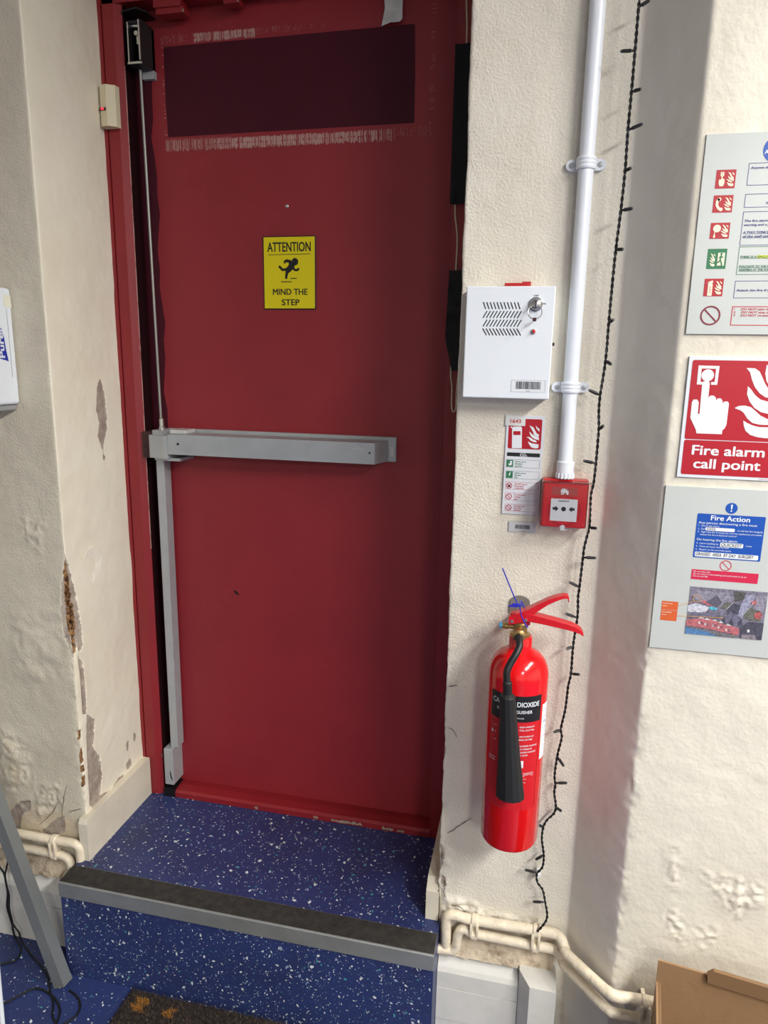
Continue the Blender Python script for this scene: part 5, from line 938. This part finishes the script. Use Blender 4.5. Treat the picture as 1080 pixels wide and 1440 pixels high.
# ------------------------------------------------------------------ skirting trunking
M_trk = mat('white_trunking', (216, 214, 206), 0.42, var=0.10, vscale=14)
M_dust = mat('dusty_ledge', (196, 180, 156), 0.9, var=0.4, vscale=34, bump=0.9, bscale=120, var2=(128, 106, 84))
def trunk(name, x0, x1, label):
    t = thing(name, ((x0+x1)/2, D, FLOOR), label, 'trunking')
    YF = -0.3480
    MB().prism([(D-0.001, FLOOR+0.001), (YF, FLOOR+0.001), (YF, -0.2285), (D-0.001, -0.2285)], x0, x1, 'x').build('lower_cover', M_trk, t)
    MB().prism([(D-0.001, -0.2270), (YF-0.0015, -0.2270), (YF-0.0015, -0.1450), (D-0.001, -0.1450)], x0, x1, 'x').build('front_cover', M_trk, t)
    MB().prism([(D-0.001, -0.1435), (YF-0.0005, -0.1435), (YF-0.0005, -0.104), (YF+0.004, -0.094), (D-0.001, -0.066)], x0, x1, 'x').build('upper_cover', M_trk, t)
    return t
trunk('skirting_trunking', -2.2, SX0-0.002, 'white skirting trunking on the left wall behind the leaning metal leg')
tr2 = trunk('skirting_trunking', SX1+0.001, 0.9290, 'white skirting trunking right of the blue step')
MB().prism([(0.9300, D-0.001), (0.9300, -0.3500), (0.9520, -0.3900), (1.0060, -0.3900), (1.0060, D-0.001)], FLOOR, -0.058, 'z').build('end_box', M_trk, tr2, label='boxed white end piece')
r_ = random.Random(21)
for (x0, x1, nm) in ((SX1+0.004, 1.0, 'right'), (-0.42, -0.15, 'left')):
    n, m_ = 60, 8; mb = MB(); vs = []
    for i in range(n+1):
        for j in range(m_+1):
            t_ = j/m_; x = x0+(x1-x0)*i/n; vs.append((x, D-0.002-0.020*t_, -0.020-0.046*t_+0.006*noise.noise(Vector((x*50, t_*4, 2)))+0.003*noise.noise(Vector((x*160, t_*9, 5)))))
    mb.add(vs, [(i*(m_+1)+j, (i+1)*(m_+1)+j, (i+1)*(m_+1)+j+1, i*(m_+1)+j+1) for i in range(n) for j in range(m_)])
    mb.build('crumbling_plaster', M_dust, wr if nm == 'right' else wl, True, kind='stuff', label='dusty crumbling plaster ledge')
o = thing('purple_cable', (0.975, -0.42, FLOOR), 'dark purple cable coil at the foot of the trunking end box', 'cable')
MB().tube([(0.958+0.0008*k, -0.402-0.006*math.sin(k*1.3), -0.182+0.006*math.cos(k*1.3)) for k in range(40)]+[(0.992, -0.405, -0.21), (0.99, -0.402, FLOOR+0.004), (1.05, -0.43, FLOOR+0.004)], 0.0028, 8).build('cable_run', mat('purple_cable', (44, 30, 66), 0.45), o, True)

# ------------------------------------------------------------------ things on the floor
lg_ = thing('metal_leg', (-0.130, -0.440, FLOOR), 'grey square metal leg leaning across the left wall pipes', 'metal leg')
f0 = Vector((-0.1300, -0.4450, FLOOR+0.010)); 
f1 = Vector([(-0.2982,-0.4000,0.1511)][0]); dl = (f1-f0); f2 = f0+dl*((-0.338-f0.y)/dl.y)
MB().tube([f0, f1, f2], 0.0205, 4, sq=True).build('square_tube', mat('brushed_grey_tube', (134, 138, 138), 0.4, metal=0.4), lg_)
MB().tube([f0-dl.normalized()*0.006, f0+dl.normalized()*0.001], 0.0212, 4, sq=True).build('end_cap', mat('grey_cap', (110, 112, 110), 0.5), lg_)
wl2 = thing('white_leg', (-0.21, -0.52, FLOOR), 'thin white tubular leg at the lower left corner of the floor', 'metal leg')
a0 = Vector([(-0.1724,-0.5877,-0.2560)][0]); a1 = Vector([(-0.2555,-0.5000,-0.1939)][0])
MB().tube([a0+Vector((0, 0, 0.004)), a1, a1+(a1-a0)*1.6], 0.0052, 14).build('leg_tube', mat('white_tube', (222, 228, 234), 0.3), wl2, True)
MB().lathe([(0.0075, 0.0), (0.0075, 0.008), (0.006, 0.009)], (a0.x, a0.y, FLOOR+0.0005), 'z', 14).build('foot_cap', M_black, wl2, True)
M_cab = mat('black_floor_cable', (16, 16, 18), 0.5)
FZ = FLOOR+0.0026
def fz(l): return [(a[0], a[1], FZ) for a in l]
def cab(path, r, label):
    t = thing('floor_cable', path[-1], label, 'cable', 'black cables in the left corner'); MB().tube(smooth_path(path, 6), r, 8).build('cable_run', M_cab, t, True)
yw = -0.365
cab([(-0.3581,-0.3650,-0.0284),(-0.3485,-0.3650,-0.0420),(-0.3389,-0.3650,-0.0560),(-0.3359,-0.3650,-0.0796),(-0.3341,-0.3650,-0.1128),(-0.3403,-0.3650,-0.1517),(-0.3360,-0.3650,-0.1812),(-0.3309,-0.3650,-0.2030)]+[tuple([(-0.3240,-0.3720,-0.2105)][0])]+fz([(-0.3358,-0.3547,-0.2560),(-0.2960,-0.3823,-0.2560),(-0.2849,-0.4115,-0.2560),(-0.3042,-0.4278,-0.2560),(-0.3244,-0.4385,-0.2560)]), 0.0024, 'black cable hanging down the left trunking to the floor')
cab([(-0.3151,-0.3710,-0.0046),(-0.3252,-0.3710,-0.0394),(-0.3300,-0.3710,-0.0550),(-0.3296,-0.3710,-0.0845),(-0.3253,-0.3710,-0.1134),(-0.3288,-0.3710,-0.1517),(-0.3254,-0.3710,-0.1812),(-0.3232,-0.3710,-0.1960),(-0.3168,-0.3710,-0.2060),(-0.3070,-0.3710,-0.2192)]+fz([(-0.3157,-0.3582,-0.2560),(-0.2618,-0.3901,-0.2560),(-0.2083,-0.4163,-0.2560),(-0.1727,-0.4415,-0.2560),(-0.1471,-0.4679,-0.2560),(-0.1174,-0.4955,-0.2560),(-0.0973,-0.5241,-0.2560),(-0.0764,-0.5386,-0.2560),(-0.0600,-0.5473,-0.2560)]), 0.0022, 'black cable looping from the left wall under the metal leg')
cab(fz([(-0.2376,-0.5344,-0.2560),(-0.2215,-0.5170,-0.2560),(-0.2059,-0.4943,-0.2560),(-0.1900,-0.4753,-0.2560),(-0.1695,-0.4704,-0.2560),(-0.1403,-0.4768,-0.2560),(-0.1146,-0.4880,-0.2560),(-0.0915,-0.5062,-0.2560),(-0.0805,-0.5266,-0.2560),(-0.0772,-0.5419,-0.2560)]), 0.0024, 'black cable curling across the floor left of the door mat')
cab(fz([(-0.1032,-0.4573,-0.2560),(-0.0749,-0.4681,-0.2560),(-0.0530,-0.4869,-0.2560),(-0.0458,-0.5085,-0.2560),(-0.0526,-0.5264,-0.2560),(-0.0633,-0.5386,-0.2560)]), 0.0024, 'short black cable loop at the foot of the metal leg')
# door mat
dm = thing('door_mat', (0.30, -0.62, FLOOR), 'dark brown coir door mat with orange letters in front of the step', 'mat')
MXa, MXb, MYa, MYb = 0.043, 0.62, -0.86, -0.4255
M_mat = mat('coir_dark', (62, 52, 48), 0.95, var=0.5, vscale=90, bump=1.0, bscale=240, var2=(30, 24, 24))
MB().bbox(MXa, MXb, MYa, MYb, FLOOR+0.0005, FLOOR+0.010, 0.003).build('mat_base', M_mat, dm)
M_or2 = mat('coir_orange', (178, 122, 44), 0.95, var=0.35, vscale=120)
r_ = random.Random(33); tuft = MB(); lets = [(0.068, 0.100, -0.478, -0.442), (0.150, 0.172, -0.475, -0.452)]
for i_ in range(62000):
    x = r_.uniform(MXa, MXb); y = r_.uniform(-0.56, MYb) if i_ < 24000 else r_.uniform(MYa, -0.55)
    on = any(a+0.006*math.sin(y*300) < x < c_+0.006*math.sin(y*260) and d < y < e for a, c_, d, e in lets)
    h = r_.uniform(0.004, 0.009); ax, ay = r_.gauss(0, .0025), r_.gauss(0, .0025); an = r_.random()*math.pi; wx, wy = 0.0007*math.cos(an), 0.0007*math.sin(an); z = FLOOR+0.0098
    mi = 1 if on else (2 if r_.random() < 0.10 else 0)
    tuft.add([(x-wx, y-wy, z), (x+wx, y+wy, z), (x+ax, y+ay, z+h)], [(0, 1, 2)], mi)
tuft.build('coir_pile', [M_mat, M_or2, mat('coir_straw', (120, 100, 78), 0.95)], dm, kind='stuff')
# cardboard box, open flaps, standing on the floor against the pier
cb = thing('cardboard_box', (1.172, -0.482, FLOOR), 'open brown cardboard box on the floor below the posters', 'box')
M_card = mat('cardboard', (146, 114, 80), 0.8, var=0.06, vscale=30, bump=0.08, bscale=120); M_card2 = mat('cardboard_inside', (124, 94, 64), 0.8, var=0.06, vscale=30)
KX0, KX1, KY0, KY1, KZ = 1.172, 1.520, -0.710, -0.482, 0.108
MB().box(KX0, KX1, KY1-0.004, KY1, FLOOR, KZ+0.045).build('back_panel', M_card, cb)
MB().box(KX0, KX0+0.004, KY0, KY1-0.004, FLOOR, KZ).build('left_panel', M_card, cb)
MB().box(KX1-0.004, KX1, KY0, KY1-0.004, FLOOR, KZ).build('right_panel', M_card, cb)
MB().box(KX0+0.004, KX1-0.004, KY0, KY0+0.004, FLOOR, KZ-0.04).build('front_panel', M_card, cb)
MB().box(KX0+0.004, KX1-0.004, KY0+0.004, KY1-0.004, FLOOR+0.0005, FLOOR+0.005).build('bottom_panel', M_card2, cb)
MB().prism([(1.255, KZ+0.035), (1.500, KZ+0.030), (1.500, KZ+0.058), (1.262, KZ+0.062), (1.252, KZ+0.052)], KY1-0.012, KY1-0.0045, 'y').build('back_flap', M_card2, cb, label='folded darker flap')
MB().prism([(KY1-0.004, KZ), (KY0+0.02, KZ), (KY0+0.05, KZ-0.09), (KY1-0.03, KZ-0.085)], KX0+0.0045, KX0+0.0085, 'x').build('side_flap', M_card2, cb)

cb.rotation_euler = (0, 0, -0.14)
bpy.context.view_layer.update()
